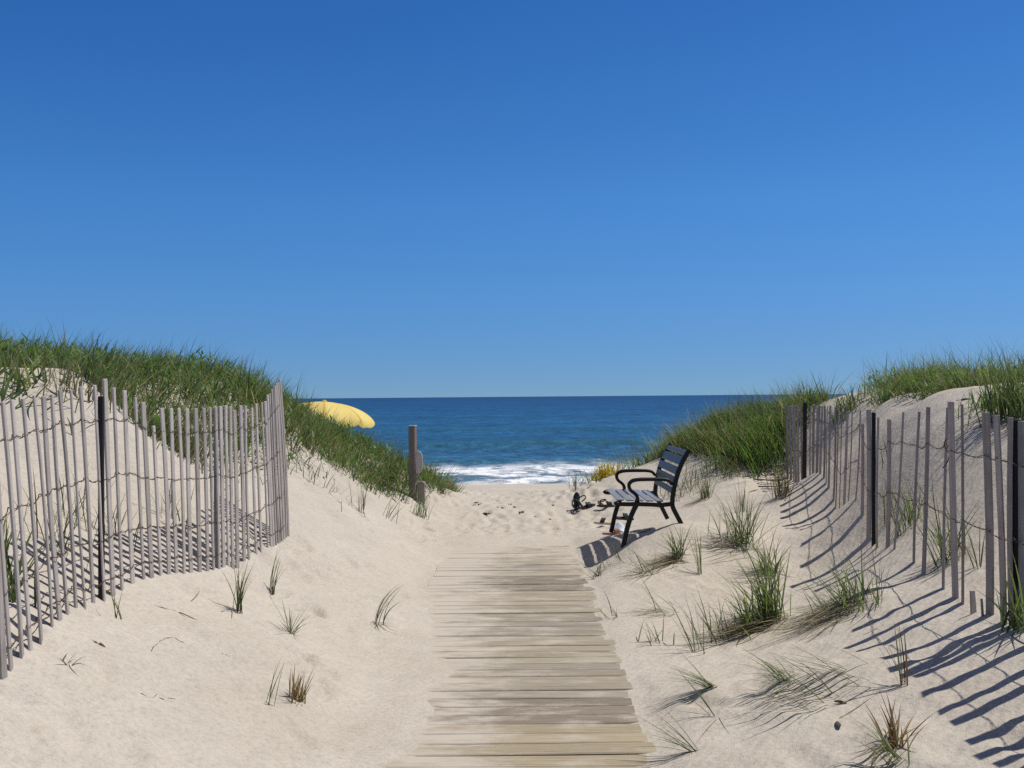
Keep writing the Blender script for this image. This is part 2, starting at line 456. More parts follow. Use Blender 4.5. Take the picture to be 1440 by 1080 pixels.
MAT = dict(
    sand=mat_sand(), boards=mat_boards(),
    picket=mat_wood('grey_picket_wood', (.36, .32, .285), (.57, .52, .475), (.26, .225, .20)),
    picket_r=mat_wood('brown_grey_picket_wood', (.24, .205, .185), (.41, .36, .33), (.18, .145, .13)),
    stake=mat_wood('dark_stake', (.020, .020, .024), (.035, .034, .038), (.015, .015, .017)),
    stake_grey=mat_wood('grey_stake', (.24, .25, .24), (.36, .37, .35), (.18, .18, .17)),
    post=mat_wood('post_wood', (.20, .165, .14), (.34, .29, .25), (.15, .12, .10)),
    post_light=mat_wood('pale_post_wood', (.42, .36, .32), (.55, .49, .44), (.3, .26, .23)),
    wire=mat_plain('rusty_wire', (.085, .045, .035), .7, .3),
    tie=mat_plain('blue_tie', (.16, .32, .36), .5, .4),
    iron=mat_plain('black_iron', (.011, .010, .009), .5, .3, var=.3),
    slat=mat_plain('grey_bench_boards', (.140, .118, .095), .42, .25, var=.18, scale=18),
    seat=mat_plain('bench_boards_sunlit_tone', (.26, .255, .25), .36, .45, var=.2, scale=18),  # same boards as the backrest; sunlight put into a paler colour
    leaf=mat_leaf('grass_blades'), dead=mat_leaf('dead_straw', .15, .7, .15),
    canopy=mat_canopy(), brass=mat_plain('yellow_knob', (.55, .34, .05), .5, .4), pole=mat_plain('white_pole', (.7, .7, .68), .4, .5),
    leather=mat_plain('black_leather', (.016, .015, .015), .45, .5, var=.3), tan=mat_plain('tan_sole', (.40, .33, .22), .7, .3),
    purple=mat_plain('dark_strap', (.035, .025, .032), .6, .3), pink=mat_plain('pinkish_sole', (.42, .25, .20), .7, .3),
    cloth=mat_plain('pale_blue_cloth', (.62, .70, .78), .8, .2, var=.25, scale=14, bmp=.004), teal=mat_plain('dark_green_cloth', (.035, .05, .05), .8, .2),
    twig=mat_plain('dry_twig', (.16, .12, .09), .85, .2, var=.4), wrack=mat_plain('dry_seaweed', (.10, .08, .062), .85, .2, var=.4),
    sea=mat_sea(),
)

# ------------------------------------------------------------------ mesh helpers
def link(o, parent=None):
    COL.objects.link(o)
    if parent is not None:
        o.parent = parent
    return o

def mesh_obj(name, verts, faces, mat, parent=None, smooth=False, col=None, origin=None):
    me = bpy.data.meshes.new(name)
    V = np.asarray(verts, float)
    if origin is not None:
        V = V - np.asarray(origin)[None]
    me.from_pydata(V.tolist(), [], [list(map(int, f)) for f in faces])
    me.materials.append(mat)
    if smooth:
        me.polygons.foreach_set('use_smooth', [True] * len(me.polygons))
    if col is not None:
        ca = me.attributes.new('col', 'FLOAT_COLOR', 'POINT')
        ca.data.foreach_set('color', np.c_[col, np.ones(len(col))].astype(np.float32).ravel())
    me.update()
    o = bpy.data.objects.new(name, me)
    if origin is not None:
        o.location = origin
    return link(o, parent)

def empty(name, loc, parent=None):
    o = bpy.data.objects.new(name, None); o.location = loc
    o.empty_display_size = .2
    return link(o, parent)

def tag(o, label, cat, group=None, kind=None):
    o['label'] = label; o['category'] = cat
    if group: o['group'] = group
    if kind: o['kind'] = kind
    return o

def grid_mesh(name, V, nr, nc, mat, attrs=None, smooth=True):
    me = bpy.data.meshes.new(name)
    me.vertices.add(len(V)); me.vertices.foreach_set('co', V.astype(np.float32).ravel())
    i = np.arange(nr - 1)[:, None] * nc + np.arange(nc - 1)[None]
    q = np.stack([i, i + 1, i + nc + 1, i + nc], -1).reshape(-1, 4)
    me.loops.add(q.size); me.loops.foreach_set('vertex_index', q.ravel().astype(np.int32))
    me.polygons.add(len(q))
    me.polygons.foreach_set('loop_start', np.arange(0, q.size, 4, dtype=np.int32))
    me.polygons.foreach_set('use_smooth', np.full(len(q), smooth))
    me.update(calc_edges=True)
    for k, a in (attrs or {}).items():
        at_ = me.attributes.new(k, 'FLOAT', 'POINT'); at_.data.foreach_set('value', a.astype(np.float32))
    me.materials.append(mat)
    return link(bpy.data.objects.new(name, me))

class MB:
    """collects shapes for ONE mesh"""
    def __init__(s): s.v = []; s.f = []; s.c = []
    def add(s, V, F, c=None):
        k = len(s.v); s.v += [tuple(p) for p in V]; s.f += [tuple(k + i for i in f) for f in F]
        if c is not None: s.c += [tuple(c)] * len(V)
    def tube(s, pts, rad, n=6):
        pts = [np.asarray(p, float) for p in pts]
        rad = [rad] * len(pts) if np.isscalar(rad) else rad
        V = []; F = []; prev = None
        for i, p in enumerate(pts):
            t = pts[min(i + 1, len(pts) - 1)] - pts[max(i - 1, 0)]; t /= np.linalg.norm(t) + 1e-9
            if prev is None:
                a = np.array([0, 0, 1.]) if abs(t[2]) < .8 else np.array([1., 0, 0])
            else:
                a = prev
            u = a - t * (a @ t); u /= np.linalg.norm(u) + 1e-9; prev = u
            w = np.cross(t, u)
            for k in range(n):
                an = 2 * math.pi * k / n
                V.append(p + rad[i] * (u * math.cos(an) + w * math.sin(an)))
        for i in range(len(pts) - 1):
            for k in range(n):
                F.append((i * n + k, i * n + (k + 1) % n, (i + 1) * n + (k + 1) % n, (i + 1) * n + k))
        F.append(tuple(range(n))[::-1]); F.append(tuple((len(pts) - 1) * n + k for k in range(n)))
        s.add(V, F)
    def bar(s, a, b, u, w, t, bev=.003, taper=1.0, c=None, nseg=1, bow=0):
        """a board from a to b, width w along u, thickness t, edges chamfered"""
        a = np.asarray(a, float); b = np.asarray(b, float); d = b - a; L = np.linalg.norm(d); d /= L
        u = np.asarray(u, float); u = u - d * (u @ d); u /= np.linalg.norm(u); n = np.cross(d, u)
        V = []; F = []
        stations = [(0, .0), (bev, 1)] + [(L * k / nseg, 1) for k in range(1, nseg)] + [(L - bev, 1), (L, 0)]
        for q, full in stations:
            k = 1 + (taper - 1) * q / L
            hw = w / 2 * k - (0 if full else bev); ht = t / 2 * k - (0 if full else bev * .8)
            e = bev if full else bev * .5
            P = a + d * q + n * bow * math.sin(math.pi * q / L)
            for x, y in ((-hw + e, -ht), (hw - e, -ht), (hw, -ht + e), (hw, ht - e), (hw - e, ht), (-hw + e, ht), (-hw, ht - e), (-hw, -ht + e)):
                V.append(P + u * x + n * y)
        m = len(stations)
        for i in range(m - 1):
            for k in range(8):
                F.append((i * 8 + k, i * 8 + (k + 1) % 8, (i + 1) * 8 + (k + 1) % 8, (i + 1) * 8 + k))
        F.append(tuple(range(8))[::-1]); F.append(tuple((m - 1) * 8 + k for k in range(8)))
        s.add(V, F, c)
    def ribbon(s, pts, wid, y0, y1, bev=.006):
        """a flat iron member: path in the x-z plane, in-plane width, between y0 and y1"""
        P = np.asarray(pts, float); n = len(P)
        wid = np.full(n, wid) if np.isscalar(wid) else np.asarray(wid)
        T = np.gradient(P, axis=0); T /= np.linalg.norm(T, axis=1)[:, None]
        Nn = np.c_[-T[:, 1], T[:, 0]]
        V = []; F = []
        for i in range(n):
            h = wid[i] / 2
            for o, y in ((h - bev, y0), (h, y0 + bev), (h, y1 - bev), (h - bev, y1), (-h + bev, y1), (-h, y1 - bev), (-h, y0 + bev), (-h + bev, y0)):
                V.append((P[i, 0] + Nn[i, 0] * o, y, P[i, 1] + Nn[i, 1] * o))
        for i in range(n - 1):
            for k in range(8):
                F.append((i * 8 + k, i * 8 + (k + 1) % 8, (i + 1) * 8 + (k + 1) % 8, (i + 1) * 8 + k))
        F.append(tuple(range(8))[::-1]); F.append(tuple((n - 1) * 8 + k for k in range(8)))
        s.add(V, F)
    def prism(s, outline, z0, z1, bev=0):
        n = len(outline); O = np.asarray(outline, float); c = O.mean(0)
        I = c + (O - c) * (1 - bev)
        V = [(x, y, z0) for x, y in I] + [(x, y, z0 + (z1 - z0) * .3) for x, y in O] + [(x, y, z1 - (z1 - z0) * .25) for x, y in O] + [(x, y, z1) for x, y in I]
        F = [tuple(range(n))[::-1], tuple(range(3 * n, 4 * n))]
        for r in range(3):
            for k in range(n):
                F.append((r * n + k, r * n + (k + 1) % n, (r + 1) * n + (k + 1) % n, (r + 1) * n + k))
        s.add(V, F)
    def build(s, name, mat, parent=None, smooth=False, origin=None):
        return mesh_obj(name, s.v, s.f, mat, parent, smooth, np.array(s.c) if s.c else None, origin)

def curve(pts, n=6):
    """Catmull-Rom through points"""
    P = [np.asarray(p, float) for p in pts]
    P = [2 * P[0] - P[1]] + P + [2 * P[-1] - P[-2]]
    o = []
    for i in range(1, len(P) - 2):
        for k in range(n):
            t = k / n
            o.append(.5 * (2 * P[i] + (P[i + 1] - P[i - 1]) * t + (2 * P[i - 1] - 5 * P[i] + 4 * P[i + 1] - P[i + 2]) * t * t + (3 * P[i] - P[i - 1] - 3 * P[i + 1] + P[i + 2]) * t ** 3))
    o.append(P[-2])
    return o

# ------------------------------------------------------------------ the sand: one sheet
def axis(segs):
    o = []
    for a, b, st in segs:
        o += list(np.arange(a, b, st))
    return np.array(o + [segs[-1][1]])
gx = axis([(-400, -60, 40), (-60, -20, 5), (-20, -9, .6), (-9, -3.2, .09), (-3.2, 3.2, .03), (3.2, 7, .07), (7, 20, .6), (20, 60, 5), (60, 400, 40)])
gy = axis([(-12, -2, .5), (-2, 2.2, .12), (2.2, 8.5, .03), (8.5, 13, .038), (13, 19, .05), (19, 26, .25), (26, 60, .8)])
GX, GY = np.meshgrid(gx, gy)
GZ = ground(GX.ravel(), GY.ravel())
sand = grid_mesh('sand', np.c_[GX.ravel(), GY.ravel(), GZ], len(gy), len(gx), MAT['sand'])
sand['kind'] = 'structure'

# ------------------------------------------------------------------ the sea
SEA_Z = -2.3
sy = axis([(41, 70, .17), (70, 160, .6), (160, 420, 3)])
sy = np.r_[sy, np.geomspace(430, 40000, 50)]
ss = np.linspace(-1, 1, 321)
SX = ss[None] * (45 + sy[:, None] * 1.0); SY = np.repeat(sy[:, None], len(ss), 1)
sw = np.zeros_like(SX); hz = np.zeros_like(SX)
for Y0, w, A, sd in ((58.5, 1.9, .42, 1), (79, 3.5, .55, 2), (88, 3.0, .3, 6), (117, 5, .75, 3), (165, 7, .6, 4), (215, 9, .6, 5)):
    yy = Y0 + 5 * fbm(SX * .018 * 60 / Y0, SX * 0 + sd, sd, 2) * Y0 / 70
    am = np.clip(.45 + .9 * vnoise(SX * .022 * 70 / Y0 + 7 * sd, SX * 0, sd + 30), .05, 1)
    g = am * np.exp(-((SY - yy) / np.where(SY < yy, w * .7, w * 1.5)) ** 2)
    hz += A * g; sw = np.maximum(sw, g * (1 if Y0 > 60 else .5))
near = 1 - sstep(90, 260, SY)
hz += near * (.14 * fbm(SX * .22, SY * .33, 11, 3) + .05 * vnoise(SX * .9, SY * 1.3, 14))
sea = grid_mesh('sea', np.c_[SX.ravel(), SY.ravel(), SEA_Z + hz.ravel()], len(sy), len(ss), MAT['sea'], {'swell': sw.ravel()})
sea['kind'] = 'structure'

# ------------------------------------------------------------------ boardwalk
b = MB(); y = -3.0
br = random.Random(5)
while y < WALK_END:
    w = .138 + br.uniform(-.004, .004)
    L, Rr = walk_edges(y)
    L += br.uniform(-.02, .012); Rr += br.uniform(-.015, .02)
    tone = br.choice([(.36, .315, .24), (.39, .34, .255), (.35, .31, .245), (.40, .35, .26), (.37, .325, .24), (.32, .285, .23)])
    if 4.4 < y < 5.1: tone = (.41, .345, .235)
    if 5.2 < y < 5.55 or 8.75 < y < 9.5: tone = (.27, .225, .175)
    k = br.uniform(.9, 1.08)
    z = -.027 + br.uniform(-.003, .003); sk = br.uniform(-.006, .006); tl = br.uniform(-.003, .003)
    b.bar((L, y + w / 2 - sk, z - tl), (Rr, y + w / 2 + sk, z + tl), (0, 1, 0), w, .03, .005, c=tuple(q * k for q in tone), nseg=3, bow=br.uniform(-.003, .003))
    y += w + br.uniform(.008, .015)
bw = b.build('boardwalk', MAT['boards'])
bw['kind'] = 'structure'

# ------------------------------------------------------------------ fences
def fence_y(tbl, px):
    return float(np.interp(px, [t[0] for t in tbl], [t[1] for t in tbl]))

def at_h(px, py, Y):
    return at(px, py, Y)

def make_fence(name, label, tbl, pickets, posts, wire_h, lean, mat, face_n, sunk=.16, n_wire_jit=.012, wset=None):
    """pickets: (px top, py top, px base); posts: (px, py top, width, material)"""
    root_p = at(pickets[len(pickets) // 2][2], 800, fence_y(tbl, pickets[len(pickets) // 2][2]))
    root_p[2] = gz(root_p[0], root_p[1])
    root = tag(empty(name, root_p), label, 'fence')
    rnd = random.Random(len(pickets))
    axes = []
    for i, pk in enumerate(pickets):
        pt, yt, pb = pk[:3]
        wpk = pk[3] if len(pk) > 3 else rnd.uniform(.034, .042)
        Y = fence_y(tbl, pb)
        P = at(pb, 800, Y); P[2] = gz(P[0], P[1])
        T = at(pt, yt, Y + lean * 1.1 + rnd.uniform(-.02, .02))
        d = T - P; d /= np.linalg.norm(d)
        # local direction of the fence line in plan
        Y2 = fence_y(tbl, pb + 14); Y1 = fence_y(tbl, pb - 14)
        q = at(pb + 14, 800, Y2) - at(pb - 14, 800, Y1); q[2] = 0; q /= np.linalg.norm(q)
        tw = rnd.uniform(-.22, .22)
        u = q * math.cos(tw) + np.array([-q[1], q[0], 0]) * math.sin(tw)
        m = MB()
        m.bar(P - d * sunk, T, u, wpk, rnd.uniform(.010, .013), .0025, nseg=4, bow=rnd.uniform(-.012, .012))
        # the bar's own origin at its foot, so its grain is its own
        ob = m.build('picket', mat, None, origin=P)
        ob.parent = root; ob.location = P - root_p
        axes.append((P, d, q, float(np.linalg.norm(T - P))))
    for px, yt, wd, mt, off in posts:
        Y = fence_y(tbl, px) + off
        P = at(px, 800, Y); P[2] = gz(P[0], P[1]); T = at(px - .5, yt, Y)
        d = T - P; d /= np.linalg.norm(d)
        m = MB(); m.bar(P - d * .3, T, (1, .12, 0), wd, wd * .9, .004, nseg=3)
        ob = m.build('post', MAT[mt], None, origin=P); ob.parent = root; ob.location = P - root_p
    # the wire runs level past a short picket
    Ls = [a[3] for a in axes]
    axes = [(P, d, q, sorted(Ls[max(0, i - 2):i + 3])[len(Ls[max(0, i - 2):i + 3]) // 2]) for i, (P, d, q, _) in enumerate(axes)]
    for j, h in enumerate(wire_h):
        m = MB()
        for s in (-1, 1):
            pts = []
            for i, (P, d, q, Lp) in enumerate(axes):
                n = np.array([-q[1], q[0], 0])
                hh = h * (Lp / 1.15) if h > .3 else h
                hh += n_wire_jit * math.sin(i * 1.7 + j * 2.1) + rnd.uniform(-.006, .006)
                c = P + d * hh
                pts.append(c + n * s * .010)
                if i + 1 < len(axes):
                    P2, d2, q2, L2 = axes[i + 1]
                    h2 = h * (L2 / 1.15) if h > .3 else h
                    gap = np.linalg.norm(P2 - P)
                    for t in (.25, .5, .75):
                        mid = (P + d * hh) * (1 - t) + (P2 + d2 * h2) * t
                        mid = mid + n * s * .0045 * math.cos(t * 2 * math.pi * 1.5) + np.array([0, 0, s * .004 * math.sin(t * 9 + i) - min(.05, gap * .06) * math.sin(t * math.pi) * (1 + .6 * math.sin(i * 2.3 + j))])
                        pts.append(mid)
            m.tube(pts, .0023, 4)
        ob = m.build('wire', MAT['wire'], None, origin=root_p); ob.parent = root; ob.location = (0, 0, 0)
    return root, axes, root_p

def z1(zx, zy):  # a spot of the first fence study, enlarged 24/7
    return zx / 3.4286, 440 + zy / 3.4286
TL = [(-200, 3.2), (-60, 3.75), (5, 4.13), (80, 4.75), (150, 5.6), (220, 6.25), (300, 6.9), (350, 7.35), (375, 7.7), (392, 8.0), (408, 8.35)]
top_x = [-110, -75, -35, 13, 58, 110, 163, 210, 250, 287, 342, 388, 457, 505, 548, 600, 653, 690, 740, 780, 825, 862, 902, 943, 983, 1013, 1040, 1062, 1088, 1110, 1130, 1160, 1183, 1215, 1235, 1262, 1278, 1290, 1300, 1310, 1318, 1326, 1334, 1342, 1350]
top_y = [440, 436, 430, 428, 418, 412, 397, 402, 392, 371, 371, 356, 348, 318, 360, 374, 407, 430, 545, 458, 460, 460, 462, 460, 458, 456, 452, 450, 447, 450, 470, 446, 448, 457, 437, 432, 426, 395, 388, 368, 360, 350, 340, 332, 320]
pkL = []
for tx, ty in zip(top_x, top_y):
    X, Yp = z1(tx, ty)
    # bases stand a little to the right of the tops, less so midway
    sh = float(np.interp(X, [-40, 0, 60, 100, 140, 200, 260, 330, 400], [26, 26, 24, 20, 12, 12, 6, 4, 12]))
    pkL.append((X, Yp, X + sh, random.uniform(.037, .044) if X < 280 else random.uniform(.030, .036)))
fenceL, axL, rpL = make_fence('sand_fence', 'closely spaced grey picket sand fence bound with rusty wire, by the umbrella dune', TL, pkL,
    [(142.5, 557, .030, 'stake', .045), (304, 574, .028, 'stake_grey', .04)], [.98, .66, .33, .10], -.05, MAT['picket'], None)

TR = [(1104, 14.1), (1132, 13), (1180, 10.6), (1222, 8.8), (1260, 7.7), (1298, 6.8), (1352, 5.9), (1400, 5.4), (1440, 5.1), (1520, 4.5), (1640, 3.85), (1760, 3.4)]
def z2(zx, zy):
    return 1060 + zx / 3.7895, 480 + zy / 3.7895
pkR = []
for tx, ty, sh, *wx in ((175, 340, 3), (190, 345, 4), (203, 340, 4), (218, 338, 4), (235, 345, 3), (250, 342, 3), (305, 345, 1), (320, 342, 1), (337, 345, 0), (350, 342, -1), (365, 345, -1), (378, 342, 0), (393, 345, 0), (408, 342, -1), (435, 350, -2), (452, 358, -3), (469, 375, -3),
                   (500, 372, -4), (525, 370, -5), (568, 366, -6), (580, 440, 0), (612, 364, 0, .085), (664, 405, -1), (722, 415, -2), (797, 376, -13), (882, 375, -7), (930, 350, -7), (1033, 352, -6), (1050, 322, 6), (1110, 334, 0), (1236, 380, 4), (1292, 392, 9), (1368, 405, 1)):
    X, Yp = z2(tx, ty)
    pkR.append((X, Yp, X + sh, wx[0] if wx else .076 if tx == 1292 else (.068 if tx == 1050 else random.uniform(.054, .066))))
for X in (1462, 1490, 1512, 1543, 1570, 1612, 1640, 1668, 1700, 1735):
    Yb = fence_y(TR, X); P = at(X, 800, Yb); P[2] = gz(P[0], P[1]) + random.uniform(1.08, 1.18)
    v = M3.T @ (P - np.array([0, 0, CAM_Z]))
    pkR.append((720 + FPX * v[0] / -v[2], 540 - FPX * v[1] / -v[2], X + random.uniform(-4, 4), random.uniform(.054, .066)))
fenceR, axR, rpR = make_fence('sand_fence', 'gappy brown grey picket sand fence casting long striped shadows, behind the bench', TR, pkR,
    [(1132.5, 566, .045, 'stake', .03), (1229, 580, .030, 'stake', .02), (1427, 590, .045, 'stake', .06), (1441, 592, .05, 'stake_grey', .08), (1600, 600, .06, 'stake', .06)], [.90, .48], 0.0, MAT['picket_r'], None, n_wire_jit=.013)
# the loose end of wire and the two broken-off picket ends
m = MB(); P = at(1336, 626, 6.2)
m.tube(curve([P + np.array(q) for q in ((.02, -.02, .03), (-.03, -.03, .04), (-.05, -.03, 0), (-.02, -.03, -.05), (-.03, -.03, -.10), (-.06, -.03, -.14))], 4), .0035, 5)
o = m.build('loose_wire', MAT['wire'], None, origin=rpR); o.parent = fenceR; o.location = (0, 0, 0)
for px, py, h, w_, lb in ((1370, 864, .125, .042, 'short broken picket stump in the sand, wider of two'), (1383, 868, .095, .016, 'short broken picket splinter in the sand, thinner of two')):
    P = hit(px, py)
    m = MB(); m.bar(P - np.array([0, 0, .08]), P + np.array([0, .02, h]), (1, .3, 0), w_, .011, .002, taper=.8)
    tag(m.build('broken_picket', MAT['picket_r'], origin=P), lb, 'picket')

# ------------------------------------------------------------------ bench
K = .00139
BO = at(866, 706, 10.0)                       # front near corner of the seat
bench = tag(empty('bench', BO), 'black iron park bench with grey slats facing across the sandy path', 'bench')
def bp(zx, zy):
    return ((zx - 440) * K, (650 - zy) * K)
BL = 1.22
seat_mb = MB()
for side, (ya, yb) in enumerate(((-.005, .042), (BL - .042, BL + .005))):
    m = MB(); m.ribbon(curve([bp(*q) for q in ((850, 530), (822, 500), (780, 491), (700, 489), (620, 490), (568, 497), (542, 517), (538, 543), (552, 570), (580, 592), (597, 618), (598, 655))], 5),
                       [.030] * 5 + [.034] * 8 + [.036] * 14 + [.033] * 29, ya, yb)
    m.build('armrest', MAT['iron'], bench)
    m = MB(); m.ribbon(curve([bp(*q) for q in ((598, 645), (580, 690), (550, 755), (522, 840), (500, 935), (488, 985))], 5), [.050] * 6 + [.046] * 20, ya, yb)
    m.build('leg', MAT['iron'], bench)
    m = MB(); m.ribbon(curve([bp(*q) for q in ((848, 668), (856, 700), (880, 748), (906, 800), (945, 880))], 5), .044, ya, yb)
    m.build('leg', MAT['iron'], bench)
    m = MB(); m.ribbon(curve([bp(*q) for q in ((978, 278), (950, 322), (912, 396), (885, 470), (866, 545), (854, 610), (848, 672))], 5), .043, ya, yb)
    m.build('back_post', MAT['iron'], bench)
    m = MB(); m.ribbon(curve([bp(*q) for q in ((436, 650), (450, 664), (520, 668), (600, 668), (700, 672), (770, 676), (850, 668))], 5), .040, ya + .003, yb - .003)
    m.build('seat_rail', MAT['iron'], bench)
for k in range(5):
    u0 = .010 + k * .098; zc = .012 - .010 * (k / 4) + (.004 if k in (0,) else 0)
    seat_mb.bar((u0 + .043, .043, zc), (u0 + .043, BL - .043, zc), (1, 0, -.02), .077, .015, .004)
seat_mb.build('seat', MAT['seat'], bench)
m = MB()
bc = curve([bp(*q) for q in ((978, 278), (950, 322), (912, 396), (885, 470), (866, 545), (854, 610), (848, 672))], 40)
for q0, q1 in ((8, 38), (46, 76), (84, 114), (122, 152), (164, 190)):
    a, b_ = np.array(bc[q0]), np.array(bc[q1]); c = (a + b_) / 2; d = (b_ - a); L_ = np.linalg.norm(d); d /= L_
    m.bar((c[0] - .012, .043, c[1]), (c[0] - .012, BL - .043, c[1]), (d[0], 0, d[1]), L_, .022, .005)
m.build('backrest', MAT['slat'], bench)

# ------------------------------------------------------------------ umbrella on the beach
UY = 23.0
apex = at(456, 565, UY)
ub = np.array([apex[0] - .03, apex[1], gz(apex[0], apex[1])])
um = tag(empty('beach_umbrella', ub), 'open yellow beach umbrella standing beyond the grassy dune', 'umbrella')
top = apex - ub
RU, HU = 1.18, .43
V = []; F = []; NS = 64; NRG = 12
for r in range(NRG + 1):
    t = r / NRG
    for k in range(NS):
        an = 2 * math.pi * k / NS
        seg = (k % 8) / 8
        sag = math.sin(math.pi * seg)
        rad = RU * math.sin(t * 1.28) / math.sin(1.28) * (1 - .07 * sag * t)
        z = -HU * (1 - math.cos(t * 1.28)) / (1 - math.cos(1.28)) - .06 * sag * t
        V.append((rad * math.cos(an), rad * math.sin(an), z))
for r in range(NRG):
    for k in range(NS):
        F.append((r * NS + k, (r + 1) * NS + k, (r + 1) * NS + (k + 1) % NS, r * NS + (k + 1) % NS))
# hanging valance
base = NRG * NS
for k in range(NS):
    x, y_, z = V[base + k]
    sc = abs(math.sin(k / 8 * math.pi * 2))
    V.append((x * 1.004, y_ * 1.004, z - .055 - .03 * sc))
for k in range(NS):
    F.append((base + k, base + NS + k, base + NS + (k + 1) % NS, base + (k + 1) % NS))
cz = mesh_obj('canopy', V, F, MAT['canopy'], um, True); cz.location = top
tilt = Matrix.Rotation(R(3), 4, 'Y')
cz.rotation_euler = (R(-3), R(3), R(11))
m = MB(); m.tube([(0, 0, -.02), (0, 0, .012), (0, 0, .03), (0, 0, .045)], [.07, .07, .04, .012], 12)
o = m.build('finial', MAT['brass'], um, True); o.location = top
m = MB(); m.tube([(0, 0, -.35), top * .5, top], .02, 10); m.build('pole', MAT['pole'], um, True)
for k in range(8):
    an = 2 * math.pi * k / 8; m = MB()
    m.tube([np.array([RU * math.sin(t * 1.28) / math.sin(1.28) * math.cos(an) * .975, RU * math.sin(t * 1.28) / math.sin(1.28) * math.sin(an) * .975, -HU * (1 - math.cos(t * 1.28)) / (1 - math.cos(1.28)) - .03]) for t in (.03, .3, .6, .85, .97)], .006, 5)
    o = m.build('rib', MAT['pole'], um); o.location = top; o.rotation_euler = (R(-3), R(3), R(11))

# ------------------------------------------------------------------ wooden post on the dune edge
PP = hit(581, 700); PY = PP[1]; s = PY / FPX
pr = tag(empty('wooden_post', PP), 'weathered square wooden post with a rounded board on its side, at the dune edge', 'post')
H = at(580, 600, PY)[2] - PP[2]
m = MB(); m.bar((0, 0, -.4), (.0, 0, H), (1, -.28, 0), .096, .09, .008, nseg=3); m.build('upright', MAT['post'], pr)
m = MB(); m.bar((0, 0, H + .001), (0, 0, H + .02), (1, -.28, 0), .102, .096, .006); m.build('cap', MAT['post_light'], pr)
zc = at(588, 650, PY)[2] - PP[2]
out_ = []
for k in range(24):
    an = 2 * math.pi * k / 24
    out_.append((.062 + (.075 * abs(math.cos(an)) ** .7 * (1 if math.cos(an) > 0 else -.35)), zc + .16 * math.copysign(abs(math.sin(an)) ** .75, math.sin(an))))
m = MB(); n = len(out_)
V = [(x, -.03, z) for x, z in out_] + [(x, .02, z) for x, z in out_]
m.add(V, [tuple(range(n)), tuple(range(2 * n - 1, n - 1, -1))] + [(k, n + k, n + (k + 1) % n, (k + 1) % n) for k in range(n)])
m.build('sign_board', MAT['post_light'], pr)
zb = at(588, 677, PY)[2] - PP[2]
m = MB(); m.bar((.115, -.01, -.2), (.118, -.01, zb), (1, -.2, 0), .10, .05, .006); m.build('block', MAT['post'], pr)
m = MB(); m.bar((.13, -.04, zb + .01), (.26, -.08, zb - .13), (0, 1, 0), .03, .014, .003); m.build('brace', MAT['post_light'], pr)

# ------------------------------------------------------------------ footwear by the bench
def sole_outline(L=.25, W=.09):
    o = []
    for k in range(28):
        a = 2 * math.pi * k / 28
        x = L / 2 * math.cos(a)
        w = W / 2 * (1 - .22 * math.exp(-((x + .01) / .05) ** 2)) * (1.06 if x > 0 else .86)
        o.append((x, w * math.sin(a) + .006 * math.sin(a / 2) ** 2))
    return o

def arch(m, x, half, hgt, wd, lean=0, th=.006):
    P = []
    for k in range(9):
        a = math.pi * k / 8
        P.append((x + lean * math.sin(a), half * math.cos(a), .018 + hgt * math.sin(a) ** .8))
    V = []; F = []
    for i, p in enumerate(P):
        for q in ((-wd / 2, 0), (wd / 2, 0), (wd / 2, th), (-wd / 2, th)):
            V.append((p[0] + q[0], p[1] * (1 + q[1] * 8), p[2] + q[1]))
    for i in range(8):
        for k in range(4):
            F.append((i * 4 + k, i * 4 + (k + 1) % 4, (i + 1) * 4 + (k + 1) % 4, (i + 1) * 4 + k))
    F += [(0, 1, 2, 3), (35, 34, 33, 32)]
    m.add(V, F)

def shoe(label, loc, rotz, pitch=0, roll=0, kind='sandal', solem='leather', strapm='leather', heel=.10, group=None):
    r = tag(empty('sandal', loc), label, 'sandal', group)
    r.rotation_euler = (roll, pitch, rotz); r.scale = (1.12,) * 3
    m = MB(); m.prism(sole_outline(), 0, .022, .06); m.build('sole', MAT[solem], r)
    for x, h, w in (((.055, .045, .035), (.02, .055, .02)) if kind == 'sandal' else ((.03, .05, .05),)):
        m = MB(); arch(m, x, .042, h, w, -.02); m.build('strap', MAT[strapm], r)
    if kind == 'sandal':
        m = MB()
        m.tube(curve([(-.05, .036, .02), (-.085, .034, heel * .6), (-.105, 0, heel), (-.085, -.034, heel * .6), (-.05, -.036, .02)], 5), .011, 6)
        m.build('heel_strap', MAT[strapm], r, True)
        m = MB(); m.tube(curve([(-.095, .02, heel * .8), (-.07, .045, heel * 1.1), (-.01, .03, heel * 1.3), (-.02, -.03, heel * 1.25), (-.08, -.04, heel)], 5), .008, 6)
        m.build('ankle_strap', MAT[strapm], r, True)
    return r
g0 = 'sandals left on the sand beside the bench'
P = hit(811, 715); shoe('black sandal stood upright on its heel end, farthest from the bench', P + np.array([0, 0, .10]), R(80), R(-70), 0, heel=.09)
P = hit(825, 714); s2 = shoe('black strappy sandal leaning against the upright one on the sand', P + np.array([0, 0, .0]), R(18), R(-12), R(20), heel=.13)
P = hit(853, 714); shoe('flat black sandal with open loop straps, beside the front bench leg', P, R(-8), 0, R(6), heel=.07)
P = hit(850, 740); shoe('dark slip-on sandal with pale tan sole, under the bench seat', P + np.array([.0, 0, .025]), R(172), R(-4), 0, kind='slide', solem='tan', strapm='purple')
P = hit(872, 737); shoe('dark green slip-on sandal tucked behind the pale cloth under the bench', P + np.array([.05, .06, .05]), R(8), R(5), R(12), kind='slide', solem='purple', strapm='teal')
P = hit(864, 752); shoe('pinkish soled sandal lying flat in front of the bench legs', P + np.array([0, 0, .0]), R(4), 0, 0, kind='slide', solem='pink', strapm='pink')
